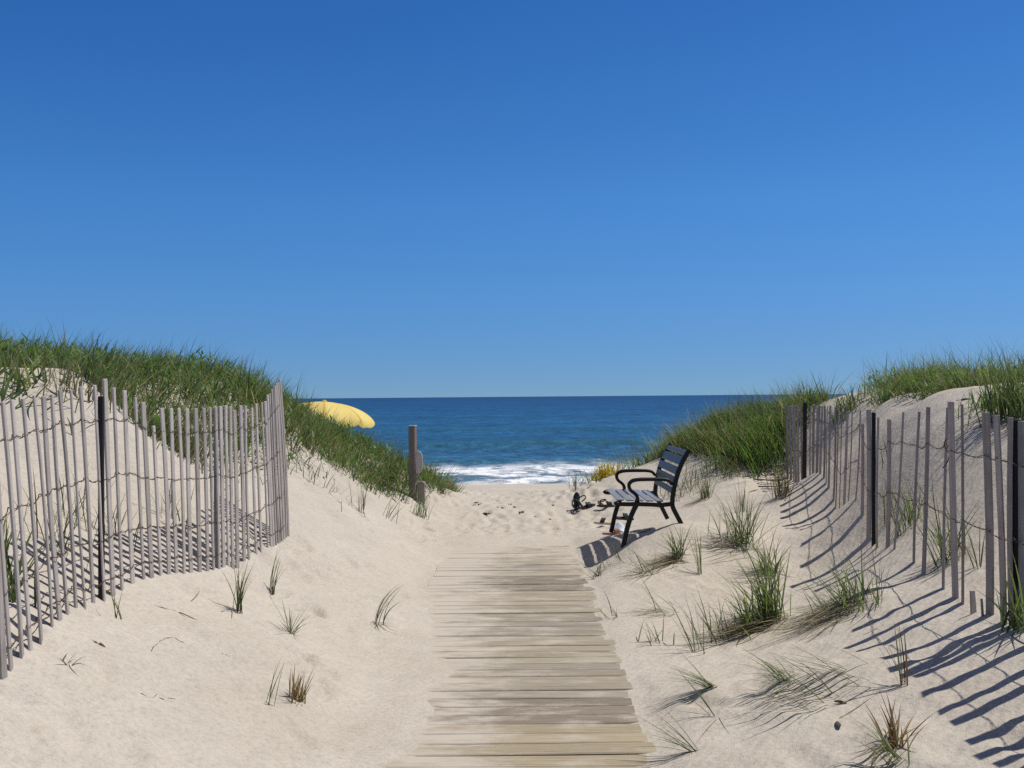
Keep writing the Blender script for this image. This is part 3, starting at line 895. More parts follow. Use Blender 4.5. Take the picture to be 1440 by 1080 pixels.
# a crumpled pale cloth
P = hit(873, 748)
V = []; F = []; n = 16
for i in range(n):
    for j in range(n):
        u, v = i / (n - 1) - .5, j / (n - 1) - .5
        r_ = math.hypot(u, v)
        V.append((u * .20, v * .16, .015 + .10 * math.exp(-(r_ / .33) ** 2) + .022 * float(vnoise(u * 6 + 3, v * 6 + 8, 4)) + .01 * float(vnoise(u * 14, v * 14, 6))))
for i in range(n - 1):
    for j in range(n - 1):
        F.append((i * n + j, (i + 1) * n + j, (i + 1) * n + j + 1, i * n + j + 1))
o = mesh_obj('cloth', V, F, MAT['cloth'], None, True); o.location = P + np.array([0, .05, .0])
tag(o, 'crumpled pale blue and white cloth lying under the bench', 'cloth')

# ------------------------------------------------------------------ grass
GREENS = np.array([(.105, .160, .055), (.150, .210, .065), (.075, .118, .052), (.195, .245, .095), (.130, .170, .085)])
STRAW = np.array([(.46, .39, .27), (.38, .31, .21), (.29, .235, .17), (.50, .43, .30)])
RUST = np.array([(.22, .10, .05), (.30, .17, .08), (.18, .09, .06)])

def blade_arrays(P, h, w, az, lean, curl, col, tipcol=None, lev=5, twist=None):
    """blades as tapered strips: P feet, h lengths, w widths, az direction they bend to, lean at the foot, curl along the length"""
    n = len(P); T = np.linspace(0, 1, lev)
    cen = np.zeros((n, lev, 3)); cur = np.array(P, float).copy(); cen[:, 0] = cur
    D = np.c_[np.cos(az), np.sin(az)]
    for i in range(1, lev):
        th = lean + curl * (T[i] + T[i - 1]) / 2
        st = h / (lev - 1)
        cur = cur + np.c_[D * (np.sin(th) * st)[:, None], np.cos(th) * st]
        cen[:, i] = cur
    tw = rng.uniform(-1.2, 1.2, n) if twist is None else twist
    sa = az + math.pi / 2 + tw
    S = np.c_[np.cos(sa), np.sin(sa), np.zeros(n)]
    wf = np.interp(T, [0, .25, .6, 1], [.7, 1, .75, 0])
    V = np.zeros((n, 2 * lev - 1, 3)); C = np.zeros((n, 2 * lev - 1, 3))
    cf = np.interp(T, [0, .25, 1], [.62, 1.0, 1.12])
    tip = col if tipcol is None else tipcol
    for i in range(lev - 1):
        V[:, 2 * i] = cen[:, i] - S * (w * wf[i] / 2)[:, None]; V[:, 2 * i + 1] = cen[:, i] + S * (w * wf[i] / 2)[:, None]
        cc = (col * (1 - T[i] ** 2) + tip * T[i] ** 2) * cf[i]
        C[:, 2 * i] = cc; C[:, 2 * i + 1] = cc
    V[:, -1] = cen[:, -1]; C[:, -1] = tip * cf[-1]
    k = 2 * lev - 1
    base = np.arange(n)[:, None] * k
    quads = np.concatenate([base + np.array([2 * i, 2 * i + 1, 2 * i + 3, 2 * i + 2])[None] for i in range(lev - 2)], 0)
    tris = base + np.array([2 * lev - 4, 2 * lev - 3, 2 * lev - 2])[None]
    return V.reshape(-1, 3), C.reshape(-1, 3), quads, tris

def strips_obj(name, parts, mat, origin=(0, 0, 0)):
    Vs, Cs, Q, Tr = [], [], [], []; k = 0
    for V, C, q, t in parts:
        Vs.append(V); Cs.append(C); Q.append(q + k); Tr.append(t + k); k += len(V)
    V = np.concatenate(Vs) - np.asarray(origin)[None]; C = np.clip(np.concatenate(Cs), 0, 1); Q = np.concatenate(Q); Tr = np.concatenate(Tr)
    me = bpy.data.meshes.new(name)
    me.vertices.add(len(V)); me.vertices.foreach_set('co', V.astype(np.float32).ravel())
    lv = np.r_[Q.ravel(), Tr.ravel()].astype(np.int32)
    me.loops.add(len(lv)); me.loops.foreach_set('vertex_index', lv)
    st = np.r_[np.arange(len(Q)) * 4, len(Q) * 4 + np.arange(len(Tr)) * 3].astype(np.int32)
    me.polygons.add(len(st)); me.polygons.foreach_set('loop_start', st)
    me.update(calc_edges=True)
    ca = me.attributes.new('col', 'FLOAT_COLOR', 'POINT')
    ca.data.foreach_set('color', np.c_[C, np.ones(len(C))].astype(np.float32).ravel())
    me.materials.append(mat)
    o = bpy.data.objects.new(name, me); o.location = origin
    return link(o)

def pick(pal, n, var=.18):
    c = pal[rng.integers(0, len(pal), n)]
    return c * rng.uniform(1 - var, 1 + var, (n, 1))

def in_poly(x, y, poly):
    c = np.zeros(len(x), bool); j = len(poly) - 1
    for i in range(len(poly)):
        xi, yi = poly[i]; xj, yj = poly[j]
        m = ((yi > y) != (yj > y)) & (x < (xj - xi) * (y - yi) / (yj - yi + 1e-12) + xi)
        c ^= m; j = i
    return c

def sample(poly, n, clump=1.0, seed=0):
    """n spots inside a plan outline, gathered in clumps"""
    P = np.array(poly); out = np.zeros((0, 2))
    while len(out) < n:
        q = np.c_[rng.uniform(P[:, 0].min(), P[:, 0].max(), n * 3), rng.uniform(P[:, 1].min(), P[:, 1].max(), n * 3)]
        j = q + rng.normal(0, .10, q.shape)
        q = q[in_poly(j[:, 0], j[:, 1], poly)]
        d = .5 + .9 * fbm(q[:, 0] * 1.7, q[:, 1] * 1.7, seed, 2) + .5 * vnoise(q[:, 0] * 6, q[:, 1] * 6, seed + 3)
        q = q[rng.uniform(0, 1, len(q)) < (1 - clump) + clump * np.clip(d, .03, 1)]
        out = np.r_[out, q]
    out = out[:n]
    return np.c_[out, ground(out[:, 0], out[:, 1]) - .01]

def mass(name, label, poly, n, hmin, hmax, wind, leafy=.12, thatch=.25, straw=.08, seed=0, warm=0.0, clump=.6):
    per = 42
    ncl = max(1, int(n * .62 / per)); nrest = n - ncl * per
    Cn = sample(poly, ncl, clump, seed)
    cs = rng.uniform(.55, 1.45, ncl); ccol = rng.uniform(.62, 1.38, ncl); cwarm = rng.uniform(-1, 1, ncl)
    idx = np.repeat(np.arange(ncl), per)
    off = rng.normal(0, .075, (len(idx), 2)) * cs[idx][:, None]
    xy = Cn[idx, :2] + off
    Pc = np.c_[xy, ground(xy[:, 0], xy[:, 1]) - .01]
    azc = np.arctan2(off[:, 1], off[:, 0]) + rng.normal(0, .5, len(idx))
    azc = np.where(rng.uniform(0, 1, len(idx)) < .3, rng.normal(wind, .6, len(idx)), azc)
    leanc = np.clip(.05 + np.hypot(off[:, 0], off[:, 1]) * 3.2 + rng.normal(0, .12, len(idx)), 0, 1.2)
    hc = rng.uniform(hmin, hmax, len(idx)) * cs[idx] * 1.1
    Pr = sample(poly, nrest, clump, seed + 2)
    hr = rng.uniform(hmin, hmax, nrest) * (1 + .45 * fbm(Pr[:, 0] * .9, Pr[:, 1] * .9, seed + 9, 2)) * .85
    tall = rng.uniform(0, 1, nrest) < .16
    hr[tall] = rng.uniform(hmax * .95, hmax * 1.75, tall.sum())
    P = np.r_[Pc, Pr]; h = np.r_[hc, hr]
    az = np.r_[azc, np.where(rng.uniform(0, 1, nrest) < .6, rng.normal(wind, .7, nrest), rng.uniform(0, 2 * math.pi, nrest))]
    ln = np.r_[leanc, rng.uniform(0, .45, nrest)]
    wd = np.r_[rng.uniform(.006, .014, len(idx)), np.where(tall, rng.uniform(.004, .008, nrest), rng.uniform(.006, .014, nrest))]
    n = len(P)
    col = pick(GREENS, n, .22)
    pt = .5 + .5 * fbm(P[:, 0] * .8, P[:, 1] * .8, seed + 40, 2)
    mulc = np.r_[ccol[idx], np.ones(nrest)]; wc = np.r_[cwarm[idx], np.zeros(nrest)]
    col = col * (mulc * (1 + .35 * (pt - .5)))[:, None] * np.c_[1 + .18 * wc, np.ones(n), 1 - .12 * wc] + warm * np.array([.05, .03, .0]) * pt[:, None]
    st = rng.uniform(0, 1, n) < straw
    col[st] = pick(STRAW, st.sum())
    tip = col * np.array([1.05, 1.0, .9])
    dry = rng.uniform(0, 1, n) < .25
    tip[dry] = tip[dry] * .5 + .5 * np.array([.30, .25, .12])
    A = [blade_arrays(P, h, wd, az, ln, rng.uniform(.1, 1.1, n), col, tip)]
    # leafy plants among the grass, in patches
    nl = int(n * leafy)
    if nl:
        Q = sample(poly, nl, 1.0, seed + 5)
        Q[:, 2] += rng.uniform(.02, .26, nl)
        cl = pick(np.array([(.085, .165, .042), (.115, .205, .058), (.140, .235, .085)]), nl, .2)
        A.append(blade_arrays(Q, rng.uniform(.06, .15, nl), rng.uniform(.020, .038, nl), rng.uniform(0, 2 * math.pi, nl), rng.uniform(.5, 1.3, nl), rng.uniform(.1, .9, nl), cl, None, 5, rng.uniform(-.3, .3, nl)))
    nt_ = int(n * thatch)
    if nt_:
        Q = sample(poly, nt_, .6, seed + 8)
        A.append(blade_arrays(Q, rng.uniform(.12, .34, nt_), rng.uniform(.005, .010, nt_), rng.uniform(0, 2 * math.pi, nt_), rng.uniform(.7, 1.4, nt_), rng.uniform(0, .6, nt_), pick(np.array([(.16, .12, .075), (.11, .085, .06), (.22, .17, .11), (.09, .075, .055)]), nt_), None, 4))
    o = strips_obj(name, A, MAT['leaf'])
    o['kind'] = 'stuff'; o['label'] = label; o['category'] = 'grass'
    return o

polyL = [(-4.6, 8.6), (-4.0, 8.5), (-3.6, 8.15), (-3.27, 8.2), (-3.0, 8.25), (-2.86, 8.6), (-2.76, 9.1), (-2.5, 9.8), (-2.38, 10.5), (-2.32, 11.6), (-2.1, 12.4), (-1.78, 13.4), (-1.4, 14.2), (-1.18, 15), (-1.0, 16.2), (-1.0, 17.2), (-2, 18.4), (-4, 18.6), (-8, 15), (-11, 11.5), (-11, 9.2), (-6, 8.6)]
mass('dune_grass', 'dense green beach grass covering the dune by the umbrella', polyL, 60000, .12, .34, R(15), .15, .40, .09, 1, 0, .75)
polyM = [(2.5, 17.2), (2.55, 16.2), (2.75, 15.6), (3.0, 15.1), (3.2, 14.5), (3.4, 14.0), (3.75, 14.2), (4.25, 14.7), (4.7, 15.2), (5.0, 16.0), (4.9, 17.6), (3.5, 18.3), (2.2, 18)]
mass('dune_grass', 'yellowish green beach grass covering the mound behind the bench', polyM, 15000, .18, .44, R(160), .12, .25, .10, 2, .55, .85)
polyR = [(5.15, 14.4), (4.9, 13.6), (4.78, 12.6), (4.85, 11.7), (5.0, 11.0), (5.5, 10.7), (6.4, 10.4), (8, 10.3), (8.6, 11.6), (7.2, 12.4), (6.6, 13.6), (6.5, 15.5), (5.5, 15)]
mass('dune_grass', 'beach grass along the sand crest behind the gappy fence', polyR, 8000, .16, .44, R(170), .16, .25, .10, 3, .4, 1.0)
# thin fringe on the low rise beyond the bench
polyF = [(1.25, 17.6), (1.6, 16.9), (2.1, 16.2), (2.2, 17.4), (1.7, 18)]
mass('dune_grass', 'thin sparse grass fringe between the yellow plant and the mound', polyF, 150, .2, .5, R(170), .05, .3, .12, 4, .4)

def tuft(label, px, py, n0=14, h=(.2, .4), spread=.05, az=90, azs=60, lean=.15, leans=.15, curl=.6, w=.006, pal=None, straw=0, straw_az=188, straw_h=(.2, .45), rust=.0, name='grass_tuft', cat='grass tuft', group=None, hi=21.0):
    n = int(n0 * 1.6) if n0 > 9 else int(n0 * 1.35)
    w *= 1.2; straw = int(straw * 1.0)
    P0 = hit(px, py, hi=hi)
    pal = GREENS if pal is None else pal
    xy = P0[None, :2] + rng.normal(0, spread, (n, 2))
    P = np.c_[xy, ground(xy[:, 0], xy[:, 1]) - .01]
    a = np.radians(rng.normal(az, azs, n))
    col = pick(pal, n, .2)
    tip = col * np.array([1.1, 1, .9]); dr = rng.uniform(0, 1, n) < .3; tip[dr] = tip[dr] * .4 + .6 * np.array([.32, .25, .13])
    if rust:
        rr = rng.uniform(0, 1, n) < rust; col[rr] = pick(RUST, rr.sum())
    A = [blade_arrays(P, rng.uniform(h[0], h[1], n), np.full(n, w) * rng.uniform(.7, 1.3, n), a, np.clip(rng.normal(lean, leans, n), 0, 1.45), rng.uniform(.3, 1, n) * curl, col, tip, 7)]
    if straw:
        xy = P0[None, :2] + rng.normal(0, spread * 1.2, (straw, 2))
        P = np.c_[xy, ground(xy[:, 0], xy[:, 1]) + .005]
        a = np.radians(rng.normal(straw_az, 16, straw))
        hh = rng.uniform(straw_h[0], straw_h[1], straw)
        # straw lies down the slope
        ex = xy + np.c_[np.cos(a), np.sin(a)] * hh[:, None] * .9
        dz = ground(ex[:, 0], ex[:, 1]) - (P[:, 2])
        th = np.arctan2(hh * .9, dz + rng.uniform(.015, .09, straw))
        A.append(blade_arrays(P, hh, rng.uniform(.004, .009, straw), a, th - .12, rng.uniform(.1, .3, straw), pick(STRAW, straw, .25), None, 6, rng.uniform(-.2, .2, straw)))
    o = strips_obj(name, A, MAT['leaf'], P0)
    return tag(o, label, cat, group)

OL = np.array([(.10, .125, .055), (.13, .14, .07), (.08, .11, .05)])
T = tuft
# --- on the slope by the close fence
T('tall upright grass tuft with a dark curled runner, below the close fence', 335, 862, 13, (.24, .42), .015, 40, 50, .08, .1, .55, .006, OL)
T('slim grass tuft leaning toward the path just below the fence end', 383, 838, 9, (.16, .40), .012, 20, 40, .12, .12, .7, .007, OL)
T('splayed thin grass tuft with blades spread like a star', 410, 892, 10, (.12, .32), .01, 20, 90, .5, .3, .7, .0065, OL)
T('arching reddish grass tuft beside the boardwalk, drooping toward the boards', 530, 878, 9, (.26, .46), .02, 15, 30, .15, .15, 1.5, .007, OL, 5, -40, (.15, .25), .35)
T('small grass sprig at the foot of the dark fence stake', 165, 870, 5, (.10, .22), .012, 90, 70, .2, .15, .4, .006, OL)
T('two or three thin bent blades beside the dry brown stubble', 380, 992, 4, (.15, .34), .015, 20, 40, .25, .2, .3, .0045, OL)
T('dry brown stubble clump standing like a worn brush', 418, 984, 26, (.09, .20), .022, 30, 60, .25, .2, .15, .006, STRAW * np.array([.75, .62, .5]))
T('tiny curled grass shoot at the nearest foot of the close fence', 95, 938, 4, (.08, .16), .01, 40, 60, .4, .2, 1.4, .0065, OL)
T('grass clump in front of the wooden post', 590, 727, 22, (.18, .42), .04, 60, 70, .2, .2, .5, .008)
T('thin twiggy sprig on the bare sand slope beneath the dune grass', 508, 722, 9, (.2, .42), .03, 60, 60, .15, .15, .4, .007, OL)
T('flattened sparse sprig nearest the wooden post clump', 545, 728, 9, (.2, .38), .05, 20, 40, .6, .2, .4, .006, OL)
T('short scattered sprigs on the upper sand edge below the dune grass', 440, 672, 18, (.1, .28), .16, 60, 60, .3, .2, .5, .007, OL)
T('trailing brown roots and sprigs hanging over the bare sand bank', 470, 690, 26, (.08, .22), .22, 250, 70, .7, .3, .5, .006, STRAW * .6)
# --- behind the close fence
T('bright leafy clump behind the nearest pickets of the close fence', 4, 838, 34, (.2, .48), .06, 60, 90, .2, .2, .5, .011)
T('grass clump behind the third and fourth pickets, taller', 78, 775, 16, (.25, .5), .06, 80, 70, .15, .15, .5, .006, OL)
T('sparse stems behind the close fence left of the dark stake', 120, 740, 12, (.2, .45), .07, 70, 80, .2, .2, .5, .006, OL)
T('thin stems behind the close fence beside the dark stake', 165, 760, 10, (.2, .42), .06, 80, 60, .2, .2, .5, .006, OL)
T('green sprig seen through the middle of the close fence', 240, 730, 12, (.15, .4), .06, 80, 70, .2, .2, .5, .006, OL)
T('leafy brown plant on the bare sand crest above the close fence', 20, 548, 60, (.10, .34), .16, 40, 90, .6, .3, .5, .016)
T('dry brown sprig on the bare sand crest beside the leafy plant', 100, 552, 40, (.15, .38), .12, 60, 80, .3, .2, .5, .006, np.r_[OL, STRAW * .5])
T('brown green scrub at the edge of the bare sand crest above the dark stake', 128, 552, 46, (.12, .32), .12, 60, 80, .45, .3, .5, .010, np.r_[OL, STRAW * .45, GREENS * .8])
T('dark scrub where the bare sand crest meets the grass, behind the close fence', 208, 606, 60, (.12, .32), .15, 60, 80, .5, .3, .5, .010, np.r_[GREENS * .8, STRAW * .35])
T("tall loose grass wisps standing in front of the umbrella canopy", 424, 606, 20, (.35, .75), .16, 30, 60, .2, .2, .6, .007)
T('shadowed scrub at the dune foot behind the close fence', 255, 640, 60, (.1, .3), .2, 60, 90, .5, .3, .5, .010, np.r_[GREENS * .8, STRAW * .4])
# --- by the bench side, in the open
T('large upright grass clump with straw tail, uphill of the bench', 1045, 764, 52, (.30, .62), .065, 80, 75, .32, .28, .8, .006, None, 44, 188, (.25, .6))
T('medium grass clump just below the large upright clump', 1082, 808, 38, (.22, .48), .045, 120, 80, .4, .3, .8, .007, None, 14, 190)
T('biggest grass clump with thick green blades and a long straw tail', 1083, 872, 52, (.28, .60), .05, 150, 60, .38, .28, .7, .009, None, 120, 188, (.25, .62))
T('grass clump low on the near side of the biggest clump', 1060, 884, 44, (.18, .40), .06, 160, 60, .6, .3, .6, .008, None, 40, 188, (.2, .5))
T('low spreading grass clump with dark flattened tail across the fence shadows', 1195, 852, 60, (.2, .46), .08, 165, 60, .75, .35, .5, .007, None, 70, 186, (.25, .6))
T('upright thin blades in the fence shadows beyond the spreading clump', 1232, 850, 10, (.25, .5), .05, 110, 60, .15, .15, .4, .005)
T('grass clump with rusty base nearest the bench rear legs', 953, 787, 36, (.2, .42), .03, 120, 70, .45, .3, .7, .007, None, 50, 188, (.2, .5), .12)
T('slender upright sprig beside the rusty based clump', 983, 808, 9, (.25, .5), .012, 110, 60, .15, .12, .4, .006)
T('low open grass sprig at the boardwalk edge below the bench shadow', 840, 812, 11, (.16, .30), .03, 130, 90, .8, .3, .5, .0065, OL)
T('flattened arching blades between boardwalk and rusty based clump', 912, 806, 13, (.2, .40), .05, 190, 35, .7, .25, .7, .0065, OL, 10, 205)
T('flattened sprig on the sand midway up the boardwalk edge', 935, 862, 14, (.2, .42), .07, 195, 30, .9, .25, .5, .0065, OL, 10, 205)
T('small spiky sprig on the sand beside the boardwalk middle', 925, 905, 12, (.1, .26), .05, 130, 90, .8, .3, .4, .0065, OL)
T('long thin crossing blades just uphill of the spiky sprig', 985, 918, 8, (.25, .42), .04, 140, 60, .35, .2, .3, .0065, OL)
T('windblown green tuft lying flat, lower of two by the boardwalk', 1004, 968, 26, (.2, .40), .015, 196, 14, 1.0, .12, .7, .005)
T('windblown green tuft lying flat, upper of two below the biggest clump', 1108, 958, 24, (.2, .44), .03, 200, 16, .95, .15, .7, .005)
T('few bent blades crossing the sand downhill of the flat tufts', 1008, 1010, 5, (.2, .34), .01, 160, 60, .7, .3, .6, .0065, OL)
T('sparse flat blades at the bottom of the sand beside the boardwalk', 978, 1057, 9, (.2, .40), .01, 185, 25, 1.0, .15, .6, .0065, OL)
T('long flattened blades streaming below the fence shadow tips', 1185, 950, 20, (.3, .55), .10, 205, 10, 1.15, .12, .3, .007, OL)
T('two tall thin blades with reddish base among the fence shadows', 1272, 966, 6, (.25, .42), .012, 130, 60, .3, .3, .4, .007, OL, 0, 0, (.2, .3), .5)
T('rusty brown dead clump with a few green blades in the near sand', 1255, 1052, 22, (.10, .26), .025, 120, 80, .4, .3, .6, .008, np.r_[RUST, STRAW * .8], 16, 215, (.1, .25))
T('green blades arching away from a brown root in the near corner', 1262, 1076, 11, (.25, .46), .02, 185, 25, .75, .2, .9, .006)
T('bright grass clump at the foot of the grey fence stake', 1432, 884, 26, (.2, .45), .04, 200, 90, .5, .3, .5, .009)
T('dark twiggy shrub by the far end of the gappy fence', 1098, 700, 40, (.2, .48), .06, 80, 70, .25, .2, .4, .008, np.r_[OL * .6, STRAW * .45])
T('thin twigs beside the driftwood stick', 1045, 720, 10, (.2, .5), .05, 80, 50, .1, .1, .3, .006, OL)
T('small clump with brown base at the mound foot behind the bench', 993, 700, 30, (.15, .36), .04, 100, 80, .3, .2, .5, .008, None, 30, 188, (.2, .4), .1)
T('sparse scrub behind the bench backrest', 965, 692, 60, (.2, .55), .22, 100, 70, .4, .3, .5, .007, np.r_[OL, GREENS])
T('dark scrub at the shaded foot of the grassy mound', 1040, 668, 90, (.15, .4), .2, 100, 90, .6, .3, .5, .009, np.r_[GREENS * .7, STRAW * .4])
T('big bright green clump with strap-like blades on the mound face behind the bench', 1078, 650, 110, (.35, .8), .20, 110, 70, .3, .25, .6, .014, np.array([(.12, .23, .05), (.16, .28, .065), (.09, .17, .045)]))
T('second bright clump on the mound, lower and nearer the bench back', 1022, 655, 60, (.25, .55), .16, 140, 70, .4, .3, .6, .012, np.array([(.12, .20, .06), (.09, .16, .05), (.15, .20, .08)]))
# --- beyond the gappy fence
T('dark green clump seen between two widely spaced pickets', 1335, 790, 40, (.25, .55), .05, 100, 80, .35, .3, .5, .007)
T('grass clump just beyond the fence near the middle stake', 1275, 745, 34, (.25, .5), .08, 110, 70, .3, .2, .5, .006)
T('thin stems standing beyond the fence beside the middle stake', 1245, 735, 12, (.3, .55), .05, 90, 60, .15, .1, .4, .005)
T('single sprig beyond the fence near the broken stumps', 1372, 800, 6, (.25, .42), .02, 120, 60, .2, .2, .4, .007, OL)
T('sparse sprig on the open sand beyond the fence', 1240, 660, 7, (.2, .4), .06, 100, 60, .2, .2, .4, .006, OL)
T('tall bright clump on the sand crest above the grey stake', 1420, 585, 120, (.3, .66), .10, 100, 80, .2, .2, .5, .009)
T('short bright green mat on the sand crest beside the tall clump', 1392, 570, 80, (.1, .24), .10, 100, 90, .4, .3, .5, .009, np.array([(.10, .20, .04), (.08, .17, .035)]))
T('tall dark clump on the crest at the edge of the view', 1468, 585, 90, (.3, .66), .12, 100, 80, .2, .2, .5, .009)
T('brown and green scrub on the crest edge', 1190, 580, 60, (.15, .4), .12, 100, 80, .3, .2, .5, .012)
T('sparse low shoots in a loose row between boardwalk and the flattened arching blades', 872, 792, 10, (.12, .30), .07, 170, 60, .7, .3, .6, .006, OL)
T('pair of bent shoots at the sand edge of the boardwalk, level with the biggest clump', 862, 868, 6, (.14, .28), .03, 170, 60, .8, .3, .6, .006, OL)
T('loose fine blades between the spiky sprig and the biggest clump', 1012, 902, 14, (.2, .42), .08, 160, 60, .5, .3, .5, .006, OL)
T('fine low blades lying between the flat tufts and the fence shadow tips', 1150, 985, 14, (.2, .45), .09, 200, 15, 1.05, .15, .4, .006, OL)
T('slim blades on the slope between the large upright clump and the driftwood', 1010, 760, 9, (.2, .45), .06, 110, 60, .3, .25, .5, .006, OL)
# yellow plant on the low rise by the surf
T('bright yellow flowering plant on the low rise by the surf', 848, 672, 90, (.12, .34), .11, 90, 90, .35, .3, .4, .016, np.array([(.62, .42, .03), (.52, .38, .05), (.35, .33, .06)]), name='yellow_plant', cat='plant')
T('grey green feathery weed beside the yellow plant', 818, 682, 22, (.15, .42), .12, 110, 80, .5, .3, .5, .008, np.array([(.12, .17, .13), (.10, .14, .10)]), name='weed', cat='weed')
T('thin grey weed stalk standing alone against the surf', 810, 690, 4, (.25, .4), .01, 90, 60, .05, .05, .2, .008, np.array([(.12, .16, .12)]), name='weed', cat='weed')

# ------------------------------------------------------------------ sticks, roots, scraps on the sand
def stick(name, label, pts, r, mat, cat='twig', lift=.006):
    P = [hit(*p) for p in pts]; P = [q + np.array([0, 0, lift]) for q in P]
    m = MB(); C_ = curve(P, 5)
    m.tube([c + np.array([0, 0, random.uniform(-.8, .3) * r - lift * .8]) for c in C_], [r * .62 * (1 - .6 * abs(2 * i / len(C_) - .8)) for i in range(len(C_))], 6)
    return tag(m.build(name, mat, origin=P[0], smooth=True), label, cat)
stick('twig', 'long thin dead runner on the sand below the close fence', [(212, 850), (228, 857), (250, 862), (275, 872), (304, 884)], .006, MAT['twig'])
stick('root', 'thick brown root sticking out from under the close fence', [(116, 890), (128, 902), (145, 912), (166, 921)], .013, MAT['twig'], 'root')
stick('twig', 'dark curled runner at the base of the tall upright tuft', [(311, 862), (325, 860), (326, 872), (331, 888)], .006, MAT['wrack'])
stick('driftwood', 'straight grey driftwood stick on the slope uphill of the bench', [(1053, 693), (1072, 688), (1092, 684)], .018, MAT['twig'], 'driftwood', .02)
stick('twig', 'thin dark branch lying behind the bench rear legs', [(890, 752), (912, 746), (936, 736)], .008, MAT['wrack'])
stick('driftwood', 'reddish driftwood branch on the low rise above the black sandals', [(820, 692), (829, 685), (838, 679)], .018, MAT['twig'], 'driftwood', .02)
stick('driftwood', 'dark stick lying on the high sand crest beyond the fence', [(1344, 563), (1360, 562), (1378, 562)], .014, MAT['wrack'], 'driftwood', .012)
stick('twig', 'dark branch on the sand crest at the grass edge', [(1284, 560), (1296, 556), (1308, 560)], .014, MAT['wrack'], 'twig', .012)
stick('twig', 'long dry stalk across the near fence shadows', [(1180, 1012), (1215, 990), (1240, 972)], .003, MAT['twig'])

def scrap(label, px, py, size, group=None, name='dark_scrap', cat='seaweed', mat='wrack', flat=.5):
    P = hit(px, py); m = MB()
    for k in range(random.randint(3, 5)):
        c = np.array([random.uniform(-.6, .6) * size, random.uniform(-.6, .6) * size, size * .25 * flat])
        d = np.array([random.uniform(-1, 1), random.uniform(-1, 1), random.uniform(-.1, .3)]) * size
        m.tube(curve([c - d * .6, c + np.array([0, 0, size * .15]), c + d * .6], 3), [size * .06, size * .12, size * .18, size * .18, size * .14, size * .1, size * .04], 6)
    return tag(m.build(name, MAT[mat], origin=None, smooth=True), label, cat, group)
def put(o, px, py, dz=0):
    P = hit(px, py); o.location = P + np.array([0, 0, dz]); return o
for px, py, sz, lb in ((685, 724, .07, 'biggest dark scrap on the sandy path crest'), (734, 722, .065, 'pointed dark scrap on the path, nearer the bench side'), (669, 708, .045, 'dark scrap of a close pair near the grass clump'),
                       (674, 710, .035, 'smaller dark scrap of a close pair near the grass clump'), (700, 714, .03, 'small dark scrap midway across the sandy path'), (707, 715, .03, 'small dark scrap just beside the one midway across the path'),
                       (717, 710, .035, 'dark scrap farther up toward the surf, midway across'), (722, 714, .04, 'dark scrap below the one farther up toward the surf'), (778, 711, .035, 'dark scrap near the upright black sandals'), (773, 731, .03, 'lone dark scrap in front of the bench feet'), (753, 727, .025, 'tiny scrap between the pointed one and the bench')):
    put(scrap(lb, px, py, sz), px, py)  # small dark bits lying along the path crest
for lb, pts, r in (('thin dark wrack strand arcing over the near sand, lower end', [(211, 921), (215, 912), (222, 906)], .004), ('thin dark wrack strand at the top of the arc on the near sand', [(224, 903), (233, 898), (244, 897)], .005), ('thin dark wrack strand at the farther end of the arc', [(246, 899), (252, 903), (259, 907)], .004),
                   ('longer dark wrack flake of a row on the near sand', [(194, 977), (205, 979), (213, 984), (222, 977)], .004), ('shorter dark wrack flake of a row on the near sand', [(224, 983), (231, 985)], .005), ('last dark wrack flake of a row on the near sand', [(236, 982), (248, 986)], .004),
                   ('single dark flake on the sand above the brown stubble', [(312, 919), (322, 923)], .006), ('short grey stalk lying between the two slope tufts', [(268, 848), (274, 842), (281, 832)], .004)):
    stick('seaweed_strand', lb, pts, r, MAT['wrack'], 'seaweed', .003)
# two dried leaves at the near sand
for px, py, a, L_, lb in ((1178, 1024, 1.4, .085, 'larger dried grey leaf pod on the near sand'), (1182, 992, -.5, .06, 'smaller dried grey leaf on a stalk, above the larger pod')):
    P = hit(px, py); V = []; F = []
    for i in range(9):
        t = i / 8; wd = .013 * math.sin(math.pi * min(.97, t * .9 + .08)) ** .7
        for j in (-1, -.5, 0, .5, 1):
            V.append((L_ * (t - .5), wd * j, .004 + .007 * (1 - j * j) + .006 * math.sin(t * 3)))
    for i in range(8):
        for j in range(4):
            F.append((i * 5 + j, (i + 1) * 5 + j, (i + 1) * 5 + j + 1, i * 5 + j + 1))
    o = mesh_obj('dried_leaf', V, F, MAT['wrack'], None, True); o.location = P; o.rotation_euler = (.2, .1, a)
    tag(o, lb, 'leaf')

# ------------------------------------------------------------------ light
SUN = Vector((.49, .11, 1.0)).normalized()
el = math.asin(SUN.z); azs = math.atan2(SUN.x, SUN.y)
w = bpy.data.worlds.new('World'); scn.world = w; w.use_nodes = True
nt = w.node_tree; nt.nodes.clear()
sk = nt.nodes.new('ShaderNodeTexSky'); sk.sky_type = 'NISHITA'; sk.sun_disc = False
sk.sun_elevation = el; sk.sun_rotation = azs
sk.altitude = 0; sk.air_density = 1.0; sk.dust_density = 0.0; sk.ozone_density = 10.0
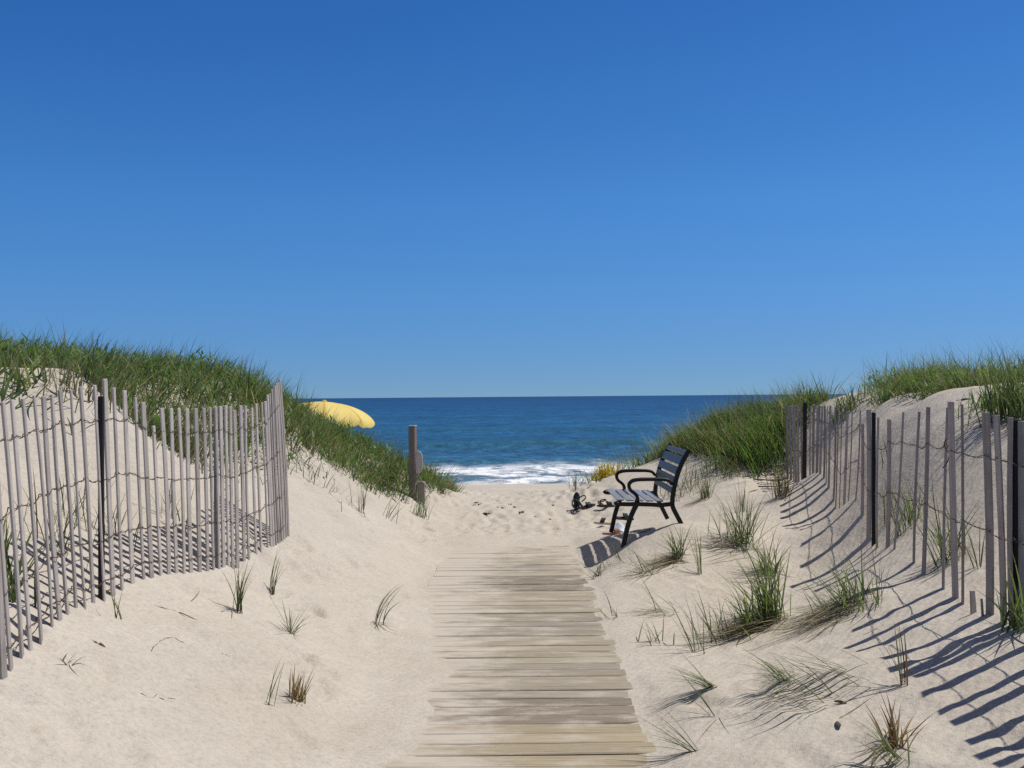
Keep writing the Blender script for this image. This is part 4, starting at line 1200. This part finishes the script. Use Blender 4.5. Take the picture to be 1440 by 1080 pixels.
# a clear deep blue: the haze belt at the horizon lifted a little, colours deepened by elevation as in the photo
tcw = nt.nodes.new('ShaderNodeTexCoord'); mpw = nt.nodes.new('ShaderNodeMapping')
mpw.inputs['Scale'].default_value = (1, 1, .93); mpw.inputs['Location'].default_value = (0, 0, .065)
nt.links.new(tcw.outputs['Generated'], mpw.inputs['Vector']); nt.links.new(mpw.outputs['Vector'], sk.inputs['Vector'])
sc_ = nt.nodes.new('ShaderNodeSeparateColor'); nt.links.new(sk.outputs[0], sc_.inputs[0])
cb_ = nt.nodes.new('ShaderNodeCombineColor')
for ch, (gm, kk) in enumerate(((1.62, 1.42), (1.16, .90), (1.0, 1.06))):
    a_ = math_n(nt, 'POWER', math_n(nt, 'MULTIPLY', sc_.outputs[ch], .1), gm)
    nt.links.new(math_n(nt, 'MULTIPLY', a_, kk * 40), cb_.inputs[ch])
bg = nt.nodes.new('ShaderNodeBackground'); bg.inputs['Strength'].default_value = .10
wo = nt.nodes.new('ShaderNodeOutputWorld')
sz_ = nt.nodes.new('ShaderNodeSeparateXYZ'); nt.links.new(tcw.outputs['Generated'], sz_.inputs[0])
hz_ = ramp(nt, sz_.outputs['Z'], [(0, (.207, .217, .193)), (.035, (.228, .232, .213)), (.10, (.27, .27, .242)), (.19, (.295, .295, .262)), (.38, (.245, .258, .248)), (.6, (.245, .258, .248)), (1, (.245, .258, .248))])
mm_ = nt.nodes.new('ShaderNodeMix'); mm_.data_type = 'RGBA'; mm_.blend_type = 'MULTIPLY'; mm_.inputs['Factor'].default_value = 1
mm_.clamp_factor = False; mm_.clamp_result = False
nt.links.new(cb_.outputs[0], mm_.inputs[6]); nt.links.new(hz_, mm_.inputs[7])
# high up, out of view, the sky is whitened to make shadows less blue
zf_ = nt.nodes.new('ShaderNodeMapRange'); zf_.interpolation_type = 'SMOOTHSTEP'
zf_.inputs['From Min'].default_value = .42; zf_.inputs['From Max'].default_value = .75
nt.links.new(sz_.outputs['Z'], zf_.inputs['Value'])
hi_ = nt.nodes.new('ShaderNodeMix'); hi_.data_type = 'RGBA'; hi_.blend_type = 'MULTIPLY'; hi_.inputs['Factor'].default_value = 1
hi_.clamp_factor = False; hi_.clamp_result = False
nt.links.new(sk.outputs[0], hi_.inputs[6]); hi_.inputs[7].default_value = (1.38, .72, .50, 1)
fin_ = nt.nodes.new('ShaderNodeMix'); fin_.data_type = 'RGBA'; fin_.clamp_result = False
nt.links.new(zf_.outputs[0], fin_.inputs['Factor']); nt.links.new(mm_.outputs[2], fin_.inputs[6]); nt.links.new(hi_.outputs[2], fin_.inputs[7])
nt.links.new(fin_.outputs[2], bg.inputs['Color']); nt.links.new(bg.outputs[0], wo.inputs['Surface'])
ld = bpy.data.lights.new('sun', 'SUN'); ld.energy = 4.05; ld.angle = R(.53); ld.color = (1.0, .955, .88)
lo = bpy.data.objects.new('sun', ld); COL.objects.link(lo)
lo.rotation_euler = SUN.to_track_quat('Z', 'Y').to_euler()
lo.location = (10, 10, 14)

scn.view_settings.view_transform = 'Standard'
scn.view_settings.look = 'None'
scn.view_settings.exposure = 0
scn.view_settings.gamma = 1
scn.render.engine = 'CYCLES'
scn.cycles.max_bounces = 6
scn.cycles.use_denoising = False
scn.cycles.sample_clamp_indirect = 4.0
scn.cycles.sample_clamp_direct = 12.0
scn.render.resolution_x = 1024; scn.render.resolution_y = 768
